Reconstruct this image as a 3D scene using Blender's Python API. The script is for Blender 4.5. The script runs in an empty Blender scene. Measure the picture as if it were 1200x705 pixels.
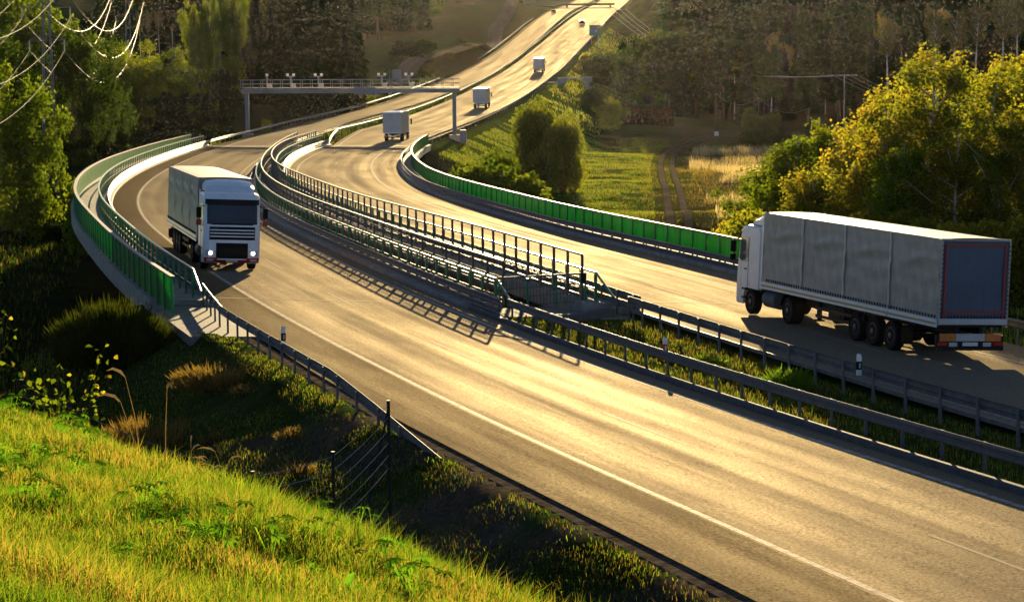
import bpy, bmesh, math, random
import numpy as np
from mathutils import Matrix, Vector

random.seed(7)
RNG = np.random.default_rng(11)
scene = bpy.context.scene
col = scene.collection
HAZE = 0.0000045
EXPOSURE = 1.7
PI = math.pi
R_ = math.radians

# ------------------------------------------------------------------ tagging
def tag(o, label=None, cat=None, group=None, kind=None):
    if label: o["label"] = label
    if cat: o["category"] = cat
    if group: o["group"] = group
    if kind: o["kind"] = kind
    return o

def empty(name, loc=(0, 0, 0), rz=0, label=None, cat=None, group=None):
    o = bpy.data.objects.new(name, None)
    col.objects.link(o)
    o.location = loc
    o.rotation_euler = (0, 0, rz)
    o.empty_display_size = 0.3
    return tag(o, label, cat, group)

def copy_tree(o, parent=None):
    c = o.copy()
    col.objects.link(c)
    if parent is not None:
        c.parent = parent
    for ch in list(o.children):
        copy_tree(ch, c)
    return c

# ------------------------------------------------------------------ materials
def new_mat(name):
    m = bpy.data.materials.new(name)
    m.use_nodes = True
    nt = m.node_tree
    for n in list(nt.nodes):
        nt.nodes.remove(n)
    out = nt.nodes.new("ShaderNodeOutputMaterial")
    return m, nt, out

def nd(nt, typ, **kw):
    n = nt.nodes.new(typ)
    for k, v in kw.items():
        if k.startswith("in_"):
            key = k[3:]
            n.inputs[int(key) if key.isdigit() else key.replace("_", " ")].default_value = v
        else:
            setattr(n, k, v)
    return n

def ramp(nt, stops, interp="LINEAR"):
    r = nt.nodes.new("ShaderNodeValToRGB")
    r.color_ramp.interpolation = interp
    el = r.color_ramp.elements
    while len(el) > 1:
        el.remove(el[-1])
    el[0].position = stops[0][0]
    el[0].color = (*stops[0][1], 1)
    for p, c in stops[1:]:
        e = el.new(p)
        e.color = (*c, 1)
    return r

def simple(name, c, rough=0.5, metal=0.0, var=0.25, scale=6.0, spec=0.5, bump=0.0, emit=None, es=1.0):
    m, nt, out = new_mat(name)
    p = nd(nt, "ShaderNodeBsdfPrincipled")
    tc = nd(nt, "ShaderNodeTexCoord")
    nz = nd(nt, "ShaderNodeTexNoise", in_Scale=scale, in_Detail=6.0, in_Roughness=0.65)
    nt.links.new(tc.outputs["Object"], nz.inputs["Vector"])
    a = tuple(max(0, x * (1 - var)) for x in c)
    b = tuple(min(1, x * (1 + var)) for x in c)
    r = ramp(nt, [(0.3, a), (0.7, b)])
    nt.links.new(nz.outputs["Fac"], r.inputs["Fac"])
    nt.links.new(r.outputs["Color"], p.inputs["Base Color"])
    mr = nd(nt, "ShaderNodeMapRange", in_3=max(0.02, rough - 0.1), in_4=min(1, rough + 0.1))
    nt.links.new(nz.outputs["Fac"], mr.inputs[0])
    nt.links.new(mr.outputs[0], p.inputs["Roughness"])
    p.inputs["Metallic"].default_value = metal
    p.inputs["Specular IOR Level"].default_value = spec
    if bump > 0:
        b_ = nd(nt, "ShaderNodeBump", in_Strength=bump, in_Distance=0.02)
        nt.links.new(nz.outputs["Fac"], b_.inputs["Height"])
        nt.links.new(b_.outputs[0], p.inputs["Normal"])
    if emit:
        p.inputs["Emission Color"].default_value = (*emit, 1)
        p.inputs["Emission Strength"].default_value = es
    nt.links.new(p.outputs[0], out.inputs[0])
    return m

def leafy(name, cols, trans=0.45, scale=1.2, rough=0.6, hue=0.12, tcol=1.3):
    """foliage: diffuse + translucent, colour by noise through the crown and by object"""
    m, nt, out = new_mat(name)
    tc = nd(nt, "ShaderNodeTexCoord")
    oi = nd(nt, "ShaderNodeObjectInfo")
    nz = nd(nt, "ShaderNodeTexNoise", in_Scale=scale, in_Detail=4.0, in_Roughness=0.7)
    nt.links.new(tc.outputs["Object"], nz.inputs["Vector"])
    ad = nd(nt, "ShaderNodeMath", operation="MULTIPLY_ADD", in_1=hue * 2, in_2=-hue)
    nt.links.new(oi.outputs["Random"], ad.inputs[0])
    a2 = nd(nt, "ShaderNodeMath", operation="ADD")
    nt.links.new(nz.outputs["Fac"], a2.inputs[0])
    nt.links.new(ad.outputs[0], a2.inputs[1])
    n = len(cols)
    r = ramp(nt, [(0.3 + 0.4 * i / max(1, n - 1), c) for i, c in enumerate(cols)])
    nt.links.new(a2.outputs[0], r.inputs["Fac"])
    p = nd(nt, "ShaderNodeBsdfDiffuse")
    nt.links.new(r.outputs["Color"], p.inputs["Color"])
    t = nd(nt, "ShaderNodeBsdfTranslucent")
    g = nd(nt, "ShaderNodeMix", data_type="RGBA", blend_type="MULTIPLY")
    g.inputs[0].default_value = 1.0
    nt.links.new(r.outputs["Color"], g.inputs[6])
    g.inputs[7].default_value = (tcol * 1.1, tcol, tcol * 0.5, 1)
    nt.links.new(g.outputs[2], t.inputs["Color"])
    mx = nd(nt, "ShaderNodeMixShader", in_0=trans)
    nt.links.new(p.outputs[0], mx.inputs[1])
    nt.links.new(t.outputs[0], mx.inputs[2])
    nt.links.new(mx.outputs[0], out.inputs[0])
    return m

M = {}
M["steel"] = simple("galvanised_steel", (0.13, 0.136, 0.147), 0.6, 0.0, 0.3, 3, spec=0.1)
M["steel_post"] = simple("post_steel", (0.12, 0.13, 0.145), 0.6, 0.2, 0.3, 5, spec=0.3)
M["mesh_grey"] = simple("fence_grey", (0.085, 0.09, 0.095), 0.6, 0.1, 0.2, 4, spec=0.25)
M["green"] = simple("green_paint", (0.008, 0.19, 0.075), 0.4, 0.0, 0.3, 3)
M["concrete"] = simple("concrete", (0.33, 0.31, 0.28), 0.85, 0, 0.3, 1.5, bump=0.3, spec=0.03)
M["kerb"] = simple("kerb_concrete", (0.12, 0.125, 0.135), 0.8, 0, 0.3, 3, bump=0.3, spec=0.05)
M["white"] = simple("white_paint", (0.84, 0.85, 0.87), 0.3, 0, 0.06, 2)
M["white_dirty"] = simple("white_panel", (0.5, 0.5, 0.5), 0.5, 0, 0.15, 1.5)
M["black"] = simple("black_rubber", (0.009, 0.009, 0.010), 0.8, 0, 0.3, 8, spec=0.15)
M["darkm"] = simple("dark_metal", (0.014, 0.015, 0.016), 0.6, 0.0, 0.3, 6, spec=0.2)
M["glass"] = simple("dark_glass", (0.01, 0.025, 0.04), 0.08, 0, 0.1, 1, spec=0.45)
M["sideglass"] = simple("side_glass", (0.12, 0.16, 0.17), 0.05, 0, 0.1, 1, spec=0.9)
M["red"] = simple("red_paint", (0.35, 0.015, 0.012), 0.4, 0, 0.15, 3)
M["orange"] = simple("orange_marker", (0.6, 0.16, 0.02), 0.45, 0, 0.15, 8)
M["yellow"] = simple("ochre_stripe", (0.5, 0.33, 0.06), 0.5, 0, 0.15, 8)
M["lamp"] = simple("headlight", (0.9, 0.9, 0.9), 0.2, 0, 0.02, 2, emit=(0.95, 0.97, 1.0), es=6)
M["lens"] = simple("lamp_lens", (0.5, 0.52, 0.54), 0.12, 0, 0.1, 2)
M["tail"] = simple("tail_lamp", (0.4, 0.02, 0.015), 0.2, 0, 0.1, 5)
M["rim"] = simple("wheel_rim", (0.09, 0.09, 0.09), 0.45, 0.3, 0.25, 6)
M["plate"] = simple("plate_white", (0.7, 0.7, 0.68), 0.5, 0, 0.05, 3)
M["bark"] = simple("bark", (0.07, 0.055, 0.04), 0.9, 0, 0.4, 4, bump=0.6, spec=0.03)
M["birchbark"] = simple("birch_bark", (0.42, 0.4, 0.36), 0.8, 0, 0.6, 5, bump=0.4, spec=0.03)
M["wood"] = simple("weathered_wood", (0.09, 0.075, 0.06), 0.9, 0, 0.4, 6, bump=0.4, spec=0.03)
M["sign_grey"] = simple("sign_back", (0.2, 0.22, 0.25), 0.5, 0.2, 0.1, 2)
M["sign_green"] = simple("sign_green", (0.0, 0.2, 0.09), 0.4, 0, 0.05, 2)
M["sign_blue"] = simple("sign_blue", (0.01, 0.12, 0.42), 0.4, 0, 0.05, 2)
M["bluegrey"] = simple("gantry_paint", (0.15, 0.19, 0.23), 0.5, 0.0, 0.12, 2)
M["wire"] = simple("aluminium_cable", (0.08, 0.074, 0.065), 0.6, 0.0, 0.1, 2, spec=0.2)
M["wire_dark"] = simple("dark_wire", (0.13, 0.125, 0.12), 0.6, 0.0, 0.2, 9)
M["ceramic"] = simple("insulator", (0.55, 0.5, 0.46), 0.3, 0, 0.15, 3)
M["stone"] = simple("paving", (0.2, 0.19, 0.18), 0.85, 0, 0.35, 2.5, bump=0.5, spec=0.03)
M["carblack"] = simple("car_black", (0.02, 0.022, 0.026), 0.2, 0.2, 0.1, 2)
M["tan_box"] = simple("tan_side", (0.42, 0.34, 0.24), 0.55, 0, 0.1, 1)

def tarp(name, c, trans=0.12):
    m, nt, out = new_mat(name)
    tc = nd(nt, "ShaderNodeTexCoord")
    nz = nd(nt, "ShaderNodeTexNoise", in_Scale=1.3, in_Detail=7.0, in_Roughness=0.6)
    nt.links.new(tc.outputs["Object"], nz.inputs["Vector"])
    st = nd(nt, "ShaderNodeMapping")
    st.inputs["Scale"].default_value = (2.2, 2.2, 0.35)
    nt.links.new(tc.outputs["Object"], st.inputs["Vector"])
    dz = nd(nt, "ShaderNodeTexNoise", in_Scale=3.0, in_Detail=6.0, in_Roughness=0.7)
    nt.links.new(st.outputs[0], dz.inputs["Vector"])
    mx = nd(nt, "ShaderNodeMath", operation="MULTIPLY_ADD", in_1=0.6, in_2=0.0)
    nt.links.new(dz.outputs["Fac"], mx.inputs[0])
    sm = nd(nt, "ShaderNodeMath", operation="MULTIPLY_ADD", in_1=0.4)
    nt.links.new(nz.outputs["Fac"], sm.inputs[0])
    nt.links.new(mx.outputs[0], sm.inputs[2])
    r = ramp(nt, [(0.33, tuple(x * 0.8 for x in c)), (0.52, c), (0.7, tuple(min(1, x * 1.08) for x in c))])
    nt.links.new(sm.outputs[0], r.inputs["Fac"])
    p = nd(nt, "ShaderNodeBsdfPrincipled", in_Roughness=0.5)
    p.inputs["Specular IOR Level"].default_value = 0.4
    nt.links.new(r.outputs[0], p.inputs["Base Color"])
    b = nd(nt, "ShaderNodeBump", in_Strength=0.45, in_Distance=0.08)
    nt.links.new(nz.outputs["Fac"], b.inputs["Height"])
    nt.links.new(b.outputs[0], p.inputs["Normal"])
    nt.links.new(p.outputs[0], out.inputs[0])
    return m

M["tarp_silver"] = tarp("silver_tarpaulin", (0.41, 0.375, 0.32))
M["tarp_strap"] = tarp("tarpaulin_strap", (0.6, 0.56, 0.49))
M["tarp_blue"] = tarp("blue_grey_tarpaulin", (0.075, 0.10, 0.15))
M["tarp_beige"] = tarp("beige_tarpaulin", (0.36, 0.305, 0.225))

def panel_mat():
    m, nt, out = new_mat("green_parapet_panel")
    tc = nd(nt, "ShaderNodeTexCoord")
    nz = nd(nt, "ShaderNodeTexNoise", in_Scale=2.0, in_Detail=7.0, in_Roughness=0.7)
    mp = nd(nt, "ShaderNodeMapping"); mp.inputs["Scale"].default_value = (1.2, 1.2, 0.3)
    nt.links.new(tc.outputs["Object"], mp.inputs["Vector"]); nt.links.new(mp.outputs[0], nz.inputs["Vector"])
    r = ramp(nt, [(0.3, (0.02, 0.16, 0.04)), (0.42, (0.008, 0.36, 0.05)), (0.7, (0.012, 0.52, 0.075))])
    nt.links.new(nz.outputs["Fac"], r.inputs["Fac"])
    p = nd(nt, "ShaderNodeBsdfPrincipled", in_Roughness=0.35)
    nt.links.new(r.outputs[0], p.inputs["Base Color"])
    t = nd(nt, "ShaderNodeBsdfTranslucent")
    nt.links.new(r.outputs[0], t.inputs[0])
    mx = nd(nt, "ShaderNodeMixShader", in_0=0.6)
    nt.links.new(p.outputs[0], mx.inputs[1])
    nt.links.new(t.outputs[0], mx.inputs[2])
    nt.links.new(mx.outputs[0], out.inputs[0])
    return m
M["panel"] = panel_mat()

def asphalt(name, c, rough=0.5, gloss=0.03, shoulder=0.0):
    """UV x = metres across, UV y = metres along"""
    m, nt, out = new_mat(name)
    uv = nd(nt, "ShaderNodeUVMap")
    geo = nd(nt, "ShaderNodeNewGeometry")
    fine = nd(nt, "ShaderNodeTexNoise", in_Scale=14.0, in_Detail=6.0, in_Roughness=0.9)
    nt.links.new(geo.outputs["Position"], fine.inputs["Vector"])
    mp = nd(nt, "ShaderNodeMapping")
    mp.inputs["Scale"].default_value = (0.85, 0.012, 1)
    nt.links.new(uv.outputs[0], mp.inputs["Vector"])
    streak = nd(nt, "ShaderNodeTexNoise", in_Scale=1.0, in_Detail=3.0, in_Roughness=0.55)
    nt.links.new(mp.outputs[0], streak.inputs["Vector"])
    mp2 = nd(nt, "ShaderNodeMapping")
    mp2.inputs["Scale"].default_value = (0.35, 0.06, 1)
    nt.links.new(uv.outputs[0], mp2.inputs["Vector"])
    patch = nd(nt, "ShaderNodeTexNoise", in_Scale=1.0, in_Detail=5.0, in_Roughness=0.6)
    nt.links.new(mp2.outputs[0], patch.inputs["Vector"])
    s1 = nd(nt, "ShaderNodeMath", operation="MULTIPLY_ADD", in_1=0.5)
    nt.links.new(fine.outputs["Fac"], s1.inputs[0])
    s2 = nd(nt, "ShaderNodeMath", operation="MULTIPLY_ADD", in_1=0.28, in_2=0.0)
    nt.links.new(streak.outputs["Fac"], s2.inputs[0])
    s3 = nd(nt, "ShaderNodeMath", operation="MULTIPLY_ADD", in_1=0.22)
    nt.links.new(patch.outputs["Fac"], s3.inputs[0])
    nt.links.new(s2.outputs[0], s3.inputs[2])
    nt.links.new(s3.outputs[0], s1.inputs[2])
    r = ramp(nt, [(0.36, tuple(x * 0.4 for x in c)), (0.5, c), (0.64, tuple(x * 1.8 for x in c))])
    nt.links.new(s1.outputs[0], r.inputs["Fac"])
    p = nd(nt, "ShaderNodeBsdfDiffuse", in_Roughness=0.6)
    sx = nd(nt, "ShaderNodeSeparateXYZ"); nt.links.new(uv.outputs[0], sx.inputs[0])
    sh = nd(nt, "ShaderNodeMapRange", in_1=-0.16, in_2=-0.12, in_3=shoulder, in_4=0.0); nt.links.new(sx.outputs[0], sh.inputs[0])
    dk = nd(nt, "ShaderNodeMix", data_type="RGBA", blend_type="MULTIPLY"); dk.inputs[7].default_value = (0.98, 0.76, 0.50, 1)
    nt.links.new(sh.outputs[0], dk.inputs[0]); nt.links.new(r.outputs[0], dk.inputs[6])
    nt.links.new(dk.outputs[2], p.inputs["Color"])
    gl = nd(nt, "ShaderNodeBsdfGlossy")
    gl.inputs["Color"].default_value = (1.0, 0.88, 0.66, 1)
    mr = nd(nt, "ShaderNodeMapRange", in_1=0.15, in_2=0.36, in_3=rough - 0.06, in_4=rough + 0.08)
    nt.links.new(s3.outputs[0], mr.inputs[0])
    nt.links.new(mr.outputs[0], gl.inputs["Roughness"])
    b = nd(nt, "ShaderNodeBump", in_Strength=0.5, in_Distance=0.012)
    nt.links.new(fine.outputs["Fac"], b.inputs["Height"])
    nt.links.new(b.outputs[0], p.inputs["Normal"]); nt.links.new(b.outputs[0], gl.inputs["Normal"])
    fr = nd(nt, "ShaderNodeMapRange", in_1=0.17, in_2=0.33, in_3=gloss * 1.6, in_4=gloss * 0.5)
    nt.links.new(s3.outputs[0], fr.inputs[0])
    gr = nd(nt, "ShaderNodeMapRange", in_1=0.38, in_2=0.62, in_3=0.3, in_4=1.7); nt.links.new(fine.outputs["Fac"], gr.inputs[0])
    fg = nd(nt, "ShaderNodeMath", operation="MULTIPLY"); nt.links.new(fr.outputs[0], fg.inputs[0]); nt.links.new(gr.outputs[0], fg.inputs[1])
    fr = fg
    mx = nd(nt, "ShaderNodeMixShader")
    gs = nd(nt, "ShaderNodeMath", operation="MULTIPLY_ADD", in_1=-0.55, in_2=1.0); nt.links.new(sh.outputs[0], gs.inputs[0])
    gm = nd(nt, "ShaderNodeMath", operation="MULTIPLY"); nt.links.new(gs.outputs[0], gm.inputs[0]); nt.links.new(fr.outputs[0], gm.inputs[1])
    nt.links.new(gm.outputs[0], mx.inputs[0])
    nt.links.new(p.outputs[0], mx.inputs[1]); nt.links.new(gl.outputs[0], mx.inputs[2])
    nt.links.new(mx.outputs[0], out.inputs[0])
    return m
M["asphalt"] = asphalt("asphalt", (0.118, 0.094, 0.064), 0.71, 0.092)
M["asphalt_left"] = asphalt("asphalt_with_shoulder", (0.118, 0.094, 0.064), 0.71, 0.092, 1.0)
M["asphalt_old"] = asphalt("old_asphalt", (0.1, 0.085, 0.068), 0.7, 0.01)

def paint_mat():
    m, nt, out = new_mat("road_paint")
    geo = nd(nt, "ShaderNodeNewGeometry")
    nz = nd(nt, "ShaderNodeTexNoise", in_Scale=5.0, in_Detail=8.0, in_Roughness=0.75)
    nt.links.new(geo.outputs["Position"], nz.inputs["Vector"])
    r = ramp(nt, [(0.38, (0.2, 0.17, 0.13)), (0.58, (0.52, 0.48, 0.42))])
    nt.links.new(nz.outputs["Fac"], r.inputs["Fac"])
    uv = nd(nt, "ShaderNodeUVMap"); sx = nd(nt, "ShaderNodeSeparateXYZ"); nt.links.new(uv.outputs[0], sx.inputs[0])
    fr = nd(nt, "ShaderNodeMath", operation="FRACT"); nt.links.new(sx.outputs[1], fr.inputs[0])
    lt = nd(nt, "ShaderNodeMath", operation="LESS_THAN", in_1=0.14); nt.links.new(fr.outputs[0], lt.inputs[0])
    fm = nd(nt, "ShaderNodeMath", operation="MULTIPLY", in_1=0.75); nt.links.new(lt.outputs[0], fm.inputs[0])
    mx = nd(nt, "ShaderNodeMix", data_type="RGBA"); mx.inputs[7].default_value = (0.16, 0.13, 0.1, 1)
    nt.links.new(fm.outputs[0], mx.inputs[0]); nt.links.new(r.outputs[0], mx.inputs[6])
    p = nd(nt, "ShaderNodeMixShader", in_0=0.095)
    df = nd(nt, "ShaderNodeBsdfDiffuse"); nt.links.new(mx.outputs[2], df.inputs["Color"])
    gl = nd(nt, "ShaderNodeBsdfGlossy", in_Roughness=0.7); gl.inputs["Color"].default_value = (1.0, 0.93, 0.8, 1)
    nt.links.new(df.outputs[0], p.inputs[1]); nt.links.new(gl.outputs[0], p.inputs[2])
    nt.links.new(p.outputs[0], out.inputs[0])
    return m
M["paint"] = paint_mat()

def ground_mat():
    m, nt, out = new_mat("ground")
    at = nd(nt, "ShaderNodeAttribute", attribute_name="cover")
    geo = nd(nt, "ShaderNodeNewGeometry")
    n1 = nd(nt, "ShaderNodeTexNoise", in_Scale=0.35, in_Detail=8.0, in_Roughness=0.7)
    n2 = nd(nt, "ShaderNodeTexNoise", in_Scale=6.0, in_Detail=8.0, in_Roughness=0.75)
    for n in (n1, n2):
        nt.links.new(geo.outputs["Position"], n.inputs["Vector"])
    a = nd(nt, "ShaderNodeMath", operation="ADD")
    nt.links.new(n1.outputs["Fac"], a.inputs[0])
    nt.links.new(n2.outputs["Fac"], a.inputs[1])
    mr = nd(nt, "ShaderNodeMapRange", in_1=0.75, in_2=1.25, in_3=0.4, in_4=1.6)
    nt.links.new(a.outputs[0], mr.inputs[0])
    mu = nd(nt, "ShaderNodeVectorMath", operation="SCALE")
    nt.links.new(at.outputs["Color"], mu.inputs[0])
    nt.links.new(mr.outputs[0], mu.inputs["Scale"])
    p = nd(nt, "ShaderNodeBsdfPrincipled", in_Roughness=0.9)
    p.inputs["Specular IOR Level"].default_value = 0.0
    nt.links.new(mu.outputs[0], p.inputs["Base Color"])
    b = nd(nt, "ShaderNodeBump", in_Strength=0.9, in_Distance=0.12)
    nt.links.new(a.outputs[0], b.inputs["Height"])
    nt.links.new(b.outputs[0], p.inputs["Normal"])
    nt.links.new(p.outputs[0], out.inputs[0])
    return m
M["ground"] = ground_mat()

# ------------------------------------------------------------------ mesh builder
class MB:
    def __init__(s):
        s.v = []; s.f = []; s.m = []; s.uv = None
    def add(s, vs, fs, mi=0):
        o = len(s.v)
        s.v.extend([tuple(map(float, p)) for p in vs])
        for f in fs:
            s.f.append(tuple(i + o for i in f)); s.m.append(mi)
        return s
    def box(s, c, d, mi=0, rz=0.0, rot=None):
        hx, hy, hz = d[0] / 2, d[1] / 2, d[2] / 2
        P = [Vector((x, y, z)) for x in (-hx, hx) for y in (-hy, hy) for z in (-hz, hz)]
        Rm = rot if rot is not None else Matrix.Rotation(rz, 3, 'Z')
        P = [Rm @ p + Vector(c) for p in P]
        return s.add(P, [(0, 1, 3, 2), (4, 6, 7, 5), (0, 4, 5, 1), (2, 3, 7, 6), (0, 2, 6, 4), (1, 5, 7, 3)], mi)
    def bbox(s, c, d, b=0.03, mi=0):
        """box with bevelled edges"""
        bm = bmesh.new()
        bmesh.ops.create_cube(bm, size=1.0)
        bmesh.ops.scale(bm, vec=d, verts=bm.verts)
        bmesh.ops.bevel(bm, geom=bm.edges[:], offset=b, segments=2, affect='EDGES', profile=0.5)
        bm.verts.index_update()
        s.add([v.co + Vector(c) for v in bm.verts], [[v.index for v in f.verts] for f in bm.faces], mi)
        bm.free()
        return s
    def tube(s, path, r, n=6, mi=0, cap=True):
        path = [Vector(p) for p in path]
        k = len(path)
        rs = r if hasattr(r, "__len__") else [r] * k
        rings = []
        for i, p in enumerate(path):
            t = (path[min(i + 1, k - 1)] - path[max(i - 1, 0)])
            t = t.normalized() if t.length > 1e-9 else Vector((0, 0, 1))
            a = Vector((0, 0, 1)) if abs(t.z) < 0.9 else Vector((1, 0, 0))
            x = t.cross(a).normalized(); y = t.cross(x).normalized()
            rings.append([p + (x * math.cos(2 * PI * j / n) + y * math.sin(2 * PI * j / n)) * rs[i] for j in range(n)])
        vs = [q for rr in rings for q in rr]
        fs = []
        for i in range(k - 1):
            for j in range(n):
                a, b = i * n + j, i * n + (j + 1) % n
                fs.append((a, b, b + n, a + n))
        if cap:
            fs.append(tuple(range(n))[::-1]); fs.append(tuple((k - 1) * n + j for j in range(n)))
        return s.add(vs, fs, mi)
    def lathe(s, prof, c, axis='y', n=20, mi=0):
        """prof [(r, a)]: radius and position along the axis"""
        vs = []; fs = []
        for r, a in prof:
            for j in range(n):
                t = 2 * PI * j / n
                if axis == 'y': vs.append((c[0] + r * math.cos(t), c[1] + a, c[2] + r * math.sin(t)))
                elif axis == 'x': vs.append((c[0] + a, c[1] + r * math.cos(t), c[2] + r * math.sin(t)))
                else: vs.append((c[0] + r * math.cos(t), c[1] + r * math.sin(t), c[2] + a))
        k = len(prof)
        for i in range(k - 1):
            for j in range(n):
                a, b = i * n + j, i * n + (j + 1) % n
                fs.append((a, b, b + n, a + n))
        fs.append(tuple(range(n))); fs.append(tuple((k - 1) * n + j for j in range(n))[::-1])
        return s.add(vs, fs, mi)
    def loft(s, st, mi=0, closed=False, caps=False):
        """st: list of stations, each an equally long list of points"""
        n = len(st[0]); vs = [p for q in st for p in q]; fs = []
        for i in range(len(st) - 1):
            for j in range(n if closed else n - 1):
                a, b = i * n + j, i * n + (j + 1) % n
                fs.append((a, b, b + n, a + n))
        if caps:
            fs.append(tuple(range(n))[::-1]); fs.append(tuple((len(st) - 1) * n + j for j in range(n)))
        return s.add(vs, fs, mi)
    def build(s, name, mats, parent=None, smooth=False):
        me = bpy.data.meshes.new(name)
        me.from_pydata(s.v, [], s.f)
        for m in (mats if isinstance(mats, (list, tuple)) else [mats]):
            me.materials.append(m)
        if any(s.m):
            me.polygons.foreach_set("material_index", s.m)
        bm = bmesh.new(); bm.from_mesh(me)
        bmesh.ops.recalc_face_normals(bm, faces=bm.faces[:])
        bm.to_mesh(me); bm.free()
        if smooth:
            me.polygons.foreach_set("use_smooth", [True] * len(me.polygons))
        if s.uv is not None:
            l = me.uv_layers.new(name="UVMap")
            vi = np.empty(len(me.loops), np.int32); me.loops.foreach_get("vertex_index", vi)
            l.data.foreach_set("uv", np.asarray(s.uv, np.float32)[vi].ravel())
        me.update()
        o = bpy.data.objects.new(name, me)
        col.objects.link(o)
        if parent is not None: o.parent = parent
        return o

def np_mesh(name, V, F, mats, mi=None, parent=None, smooth=False):
    """fast mesh from numpy: F is (n,3) or (n,4)"""
    me = bpy.data.meshes.new(name)
    k = F.shape[1]
    me.vertices.add(len(V)); me.vertices.foreach_set("co", np.asarray(V, np.float32).ravel())
    me.loops.add(F.size); me.loops.foreach_set("vertex_index", np.asarray(F, np.int32).ravel())
    me.polygons.add(len(F)); me.polygons.foreach_set("loop_start", np.arange(len(F), dtype=np.int32) * k)
    me.update(calc_edges=True)
    for m in (mats if isinstance(mats, (list, tuple)) else [mats]):
        me.materials.append(m)
    if mi is not None: me.polygons.foreach_set("material_index", np.asarray(mi, np.int32))
    if smooth: me.polygons.foreach_set("use_smooth", np.ones(len(F), bool))
    me.update()
    o = bpy.data.objects.new(name, me); col.objects.link(o)
    if parent is not None: o.parent = parent
    return o

def place_post(mesh, name, loc, rz, parent):
    o = bpy.data.objects.new(name, mesh); col.objects.link(o)
    o.location = loc; o.rotation_euler = (0, 0, rz); o.parent = parent
    return o

# ------------------------------------------------------------------ the two carriageways
def hermite(K, x):
    K = np.asarray(K, float); xk, yk = K[:, 0], K[:, 1]
    x = np.asarray(x, float)
    d = np.gradient(yk, xk)
    i = np.clip(np.searchsorted(xk, x) - 1, 0, len(xk) - 2)
    h = xk[i + 1] - xk[i]; t = (x - xk[i]) / h
    return (2*t**3-3*t**2+1)*yk[i]+(t**3-2*t**2+t)*h*d[i]+(-2*t**3+3*t**2)*yk[i+1]+(t**3-t**2)*h*d[i+1]

YS = np.arange(-60, 1500, 1.0)
def smooth(K, w):
    v = hermite(K, YS)
    ww = np.interp(YS, [0, 100, 300, 1000], [w, w, w * 2, w * 4])
    outv = np.empty_like(v)
    for i, y in enumerate(YS):
        g = np.exp(-0.5 * ((YS - y) / ww[i]) ** 2)
        a = (g).sum(); m1 = (g * (YS - y)).sum() / a
        s2 = (g * (YS - y) ** 2).sum() / a; c0 = (g * v).sum() / a; c1 = (g * v * (YS - y)).sum() / a
        b = (c1 - m1 * c0) / (s2 - m1 * m1)
        outv[i] = c0 - b * m1
    return outv

LV = smooth([(-60, 42), (0, 20.6), (39.7, 6.6), (58.1, 0), (76.3, -5.7), (92, -10.3), (102.7, -13.2), (123.5, -18.3),
             (139.9, -22.1), (175.4, -28.3), (198.8, -31), (242, -34.2), (291.5, -35.7), (344, -34.8), (390, -32.5), (418, -29.6),
             (462, -25.2), (500, -22), (571, -16.0), (653, -9), (736, -2), (850, 7.5), (1031, 21.5), (1300, 44), (1500, 60)], 5)
RV = smooth([(-60, 58), (0, 37.5), (40, 23.9), (60, 17.0), (75.5, 12.5), (91, 8.3), (112, 2.8), (134, -3), (158, -8.1),
             (182.6, -12.7), (217, -16.6), (240, -18.1), (265, -18.5), (303, -17.3), (331, -15.4), (365, -12.9), (435, -7.5), (535, 0),
             (602, 5.2), (712, 14.2), (792, 21.8), (867, 29), (941, 35.5), (1100, 48), (1300, 64), (1500, 80)], 5)
ZV = smooth([(-60, -9.5), (0, -9.7), (57, -10.2), (75, -10.5), (100, -10.75), (150, -11.5), (230, -12.8), (327, -13.9),
             (400, -14.1), (475, -13.4), (560, -11.6), (647, -8.9), (750, -3.5), (850, 3), (950, 8.2), (1100, 13.5), (1300, 22), (1500, 33)], 8)
LD = np.gradient(LV, YS); RD = np.gradient(RV, YS)
BANK = np.interp(YS, [0, 40, 70, 200, 290, 400], [0.015, 0.03, 0.05, 0.05, 0.01, 0])

def f1(A, y): return np.interp(y, YS, A)
def road_z(side, y, o):
    b = f1(BANK, y)
    return f1(ZV, y) - b * (o - 4) if side == 'L' else f1(ZV, y) - b * (o + 2)
def rp(side, y, o, dz=0.0):
    """point at offset o (m, to the right) from the reference line of carriageway side"""
    X, D = (LV, LD) if side == 'L' else (RV, RD)
    d = f1(D, y); n = math.sqrt(1 + d * d)
    return Vector((f1(X, y) + o / n, y - o * d / n, road_z(side, y, o) + dz))
def heading(side, y):
    d = f1(LD if side == 'L' else RD, y)
    return math.atan2(1, d)          # angle of the tangent in the xy plane
def ylist(side, y0, y1, step):
    """y samples with roughly even arc steps, growing with distance"""
    out = [y0]; D = LD if side == 'L' else RD
    while out[-1] < y1:
        y = out[-1]; d = f1(D, y)
        out.append(y + step(y) / math.sqrt(1 + d * d) if callable(step) else y + step / math.sqrt(1 + d * d))
    out[-1] = y1
    return out
STEP = lambda y: max(1.2, y * 0.012)

def off_at(o, y): return o(y) if callable(o) else o
def sweep(mb, side, y0, y1, prof, closed=True, mi=0, step=STEP, o=0.0):
    """sweep a (lateral, dz) outline along a carriageway"""
    st = []
    for y in ylist(side, y0, y1, step):
        oo = off_at(o, y)
        st.append([rp(side, y, oo + a, z) for a, z in prof])
    return mb.loft(st, mi, closed=closed, caps=closed)

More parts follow.
